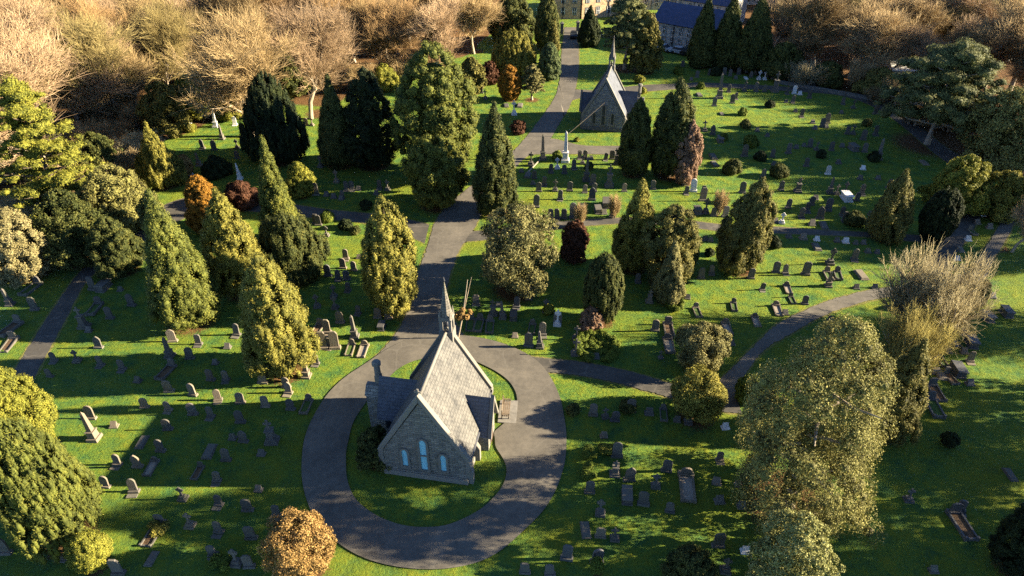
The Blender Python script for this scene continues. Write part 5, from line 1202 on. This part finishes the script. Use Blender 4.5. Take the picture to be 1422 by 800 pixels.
# ------------------------------------------------------------------ buildings at the top
def house(name, X, Y, ang, w, d, eave, ridge, nwin, floors, wall, roof, lab, cat='house', wsize=(.95, 1.6), chim=2, z1=1.0, bay=False):
    root = thing(name, (X, Y), ang, lab, cat)
    m = MB(); m.prismX([(0, 0), (d, 0), (d, eave), (d / 2, ridge), (0, eave)], 0, w); m.build('wall', wall, root)
    sl2 = math.hypot(d / 2, ridge - eave); n1, n2 = (ridge - eave) / sl2, (d / 2) / sl2
    rf = None
    for sd in (-1, 1):
        r_ = MB(); e = d / 2 + sd * (d / 2 + .35); ez = eave - .35 * (ridge - eave) / (d / 2)
        pts = [(d / 2, ridge), (e, ez), (e + sd * n1 * .2, ez + n2 * .2), (d / 2, ridge + .2 / n2)]
        r_.prismX(pts if sd > 0 else pts[::-1], -.3, w + .3); rf = r_.build('roof', roof, root)
    for k in range(chim):
        cxx = w * (k + .5) / chim if chim > 1 else w * .15
        c = MB(); c.box(cxx - .6, cxx + .6, d / 2 - .45, d / 2 + .45, ridge - .6, ridge + 1.6); c.box(cxx - .68, cxx + .68, d / 2 - .53, d / 2 + .53, ridge + 1.6, ridge + 1.75)
        for q in (-.3, .3): c.lathe([(.14, ridge + 1.75), (.12, ridge + 2.2)], 8, cx=cxx + q, cy=d / 2)
        c.build('chimney', wall, rf)
    fh = (eave - .3) / floors
    for f in range(floors):
        for k in range(nwin):
            cx_ = w * (k + .5) / nwin; z0 = f * fh + z1
            fr = MB(); ww, hh = wsize
            fr.box(cx_ - ww / 2 - .12, cx_ + ww / 2 + .12, -.05, -.002, z0 - .1, z0 + hh + .15); fo = fr.build('window', CHTRIM, root)
            gl = MB(); gl.box(cx_ - ww / 2, cx_ + ww / 2, -.075, -.052, z0, z0 + hh); gl.build('pane', GLASSD, fo)
            ba = MB(); ba.box(cx_ - .03, cx_ + .03, -.10, -.078, z0, z0 + hh); ba.box(cx_ - ww / 2, cx_ + ww / 2, -.105, -.079, z0 + hh / 2 - .03, z0 + hh / 2 + .03)
            for sx in (-1, 1): ba.box(cx_ + sx * (ww / 2 - .035) - .035, cx_ + sx * (ww / 2 - .035) + .035, -.11, -.08, z0, z0 + hh)
            ba.build('frame', WHITEP, fo)
    g_ = MB(); g_.box(-.2, w + .2, -.22, -.06, eave - .25, eave - .12); g_.build('gutter', IRON, root)
    for k in range(max(1, nwin // 3)):
        dp = MB(); dp.box(w * (k + 1) / (max(1, nwin // 3) + 1) - .06, w * (k + 1) / (max(1, nwin // 3) + 1) + .06, -.16, -.04, 0, eave - .25); dp.build('downpipe', IRON, root)
    return root
hA = G(779, 26); hB = G(803, 28)
house('stone_house', hA[0] - 4, hA[1], radians(-4), hB[0] - hA[0] + 4.5, 9, 8.6, 12.5, 3, 3, HOUSEST, SLATE_D, 'brown stone house directly above the end of the drive', chim=1)
house('stone_house', hB[0] + .9, hB[1] + 1, radians(20), 15, 9, 8.6, 12.5, 5, 3, HOUSEST, SLATE_D, 'golden sunlit stone terrace house right of the drive gate', chim=2)
hC = G(874, 14)
house('stone_house', hC[0], hC[1], radians(2), 17, 9, 8.4, 12.0, 6, 3, GREYST, SLATE_D, 'grey stone house with white windows left of the navy roofs', chim=2)
bA = G(904, 60); bB = G(976, 74)
angb = math.atan2(bB[1] - bA[1], bB[0] - bA[0])
house('cottage_row', bA[0], bA[1], angb, math.dist(bA, bB) + 3, 8.5, 4.9, 8.0, 8, 2, GREYST, SLATE_N, 'long pale stone row with navy slate roof at the top', 'building', (.8, 1.2), chim=0, z1=.6)
hD = G(936, 26)
house('cottage_row', hD[0], hD[1], angb + .02, 15, 8.5, 4.9, 8.6, 6, 2, GREYST, SLATE_N, 'second navy roofed row standing behind the first', 'building', (.8, 1.2), chim=0, z1=.6)
hE = G(965, 4)
house('stone_house', hE[0] - 9, hE[1], radians(-6), 26, 9, 8, 11, 8, 3, GREYST, SLATE_D, 'pale grey terrace at the top edge behind the navy roofs', chim=3)
def shed(x, y, w, d, h, ang, lab):
    p = G(x, y); root = thing('white_shed', (p[0], p[1]), ang, lab, 'shed', 'white roofed sheds among the trees')
    m = MB(); m.prismX([(0, 0), (d, 0), (d, h), (d / 2, h + .9), (0, h)], 0, w); m.build('wall', GREYST, root)
    for sd in (-1, 1):
        r_ = MB(); e = d / 2 + sd * (d / 2 + .25); pts = [(d / 2, h + .95), (e, h - .05), (e, h + .1), (d / 2, h + 1.12)]
        r_.prismX(pts if sd > 0 else pts[::-1], -.25, w + .25); r_.build('roof', WHITEP, root)
    dd = MB(); dd.box(w * .3, w * .3 + 1.8, -.04, -.002, 0, h * .8); dd.build('door', DOORM, root)
shed(1203, 78, 11, 6, 2.6, radians(18), 'small white roofed shed among the bare trees')
shed(1236, 112, 9, 5, 2.0, radians(-8), 'low white roofed shed just left of the big pine')
shed(1382, 92, 12, 6, 2.8, radians(35), 'white roofed shed at the right edge behind the big pine')
# gate piers, and boundary wall at the top of the drive
for k, (x, y) in enumerate([(780, 48), (802, 46)]):
    p = G(x, y); root = thing('gate_pier', (p[0], p[1]), 0, ('left' if k == 0 else 'right') + ' stone gate pier at the top of the drive', 'gate pier', 'gate piers')
    m = MB(); m.box(-.35, .35, -.35, .35, 0, 2.4); m.build('shaft', CHTRIM, root, .03)
    m = MB(); m.box(-.45, .45, -.45, .45, 2.4, 2.55); m.lathe([(.45, 2.55), (.05, 2.95)], 4, smooth=False, rot=pi / 4); m.build('cap', CHTRIM, root)
for (x0, y0, x1, y1, lab) in [(805, 47, 905, 62, 'low dark boundary wall right of the gate'), (1080, 116, 1236, 144, 'low dark stone wall behind the upper lawn')]:
    a_ = G(x0, y0); b_ = G(x1, y1); L_ = math.dist(a_, b_); ang = math.atan2(b_[1] - a_[1], b_[0] - a_[0])
    root = thing('boundary_wall', (a_[0], a_[1]), ang, lab, 'wall')
    m = MB(); m.box(0, L_, -.2, .2, 0, .55); m.build('masonry', CHST, root)
    m = MB(); m.box(-.05, L_ + .05, -.25, .25, .55, .63); m.build('coping', CHST, root, .02)
# parked cars in front of the navy roofed row
def car(x, y, ang, paint, lab):
    p = G(x, y); root = thing('parked_car', (p[0], p[1]), ang, lab, 'car', 'cars parked by the navy roofed row')
    m = MB(); m.prismY([(-2.1, .3), (2.05, .3), (2.12, .62), (2.0, .85), (1.1, .98), (-1.75, 1.0), (-2.1, .85)], -.85, .85); m.build('body', paint, root, .05)
    m = MB()
    m.add([(-1.65, -.78, 1.0), (1.05, -.78, .98), (1.05, .78, .98), (-1.65, .78, 1.0), (-1.25, -.62, 1.45), (.35, -.62, 1.45), (.35, .62, 1.45), (-1.25, .62, 1.45)], [(0, 1, 5, 4), (1, 2, 6, 5), (2, 3, 7, 6), (3, 0, 4, 7)]); m.build('windows', GLASSD, root)
    m = MB(); m.box(-1.27, .37, -.64, .64, 1.44, 1.49); m.build('roof', paint, root, .02)
    for sx in (-1.3, 1.3):
        for sy in (-1, 1):
            w_ = MB(); w_.lathe([(.31, -.1), (.31, .1)], 14, Matrix.Translation((sx, sy * .8, .31)) @ Matrix.Rotation(pi / 2, 4, 'X')); w_.build('wheel', TYRE, root)
P1 = plain('dark_blue_car_paint', (.02, .04, .10), .25, .5, var=.02); P2 = plain('silver_car_paint', (.35, .37, .40), .25, .5, var=.02); P3 = plain('black_car_paint', (.012, .012, .014), .25, .5, var=.02)
car(922, 71, angb, P2, 'silver car at the left of the navy roofed row'); car(944, 75, angb, P2, 'silver grey car before the middle of the navy roofed row'); car(958, 78, angb, P3, 'black car at the right of the navy roofed row')
car(797, 52, radians(85), P3, 'black car stopped inside the gate at the top of the drive')

scn.cycles.use_adaptive_sampling = True
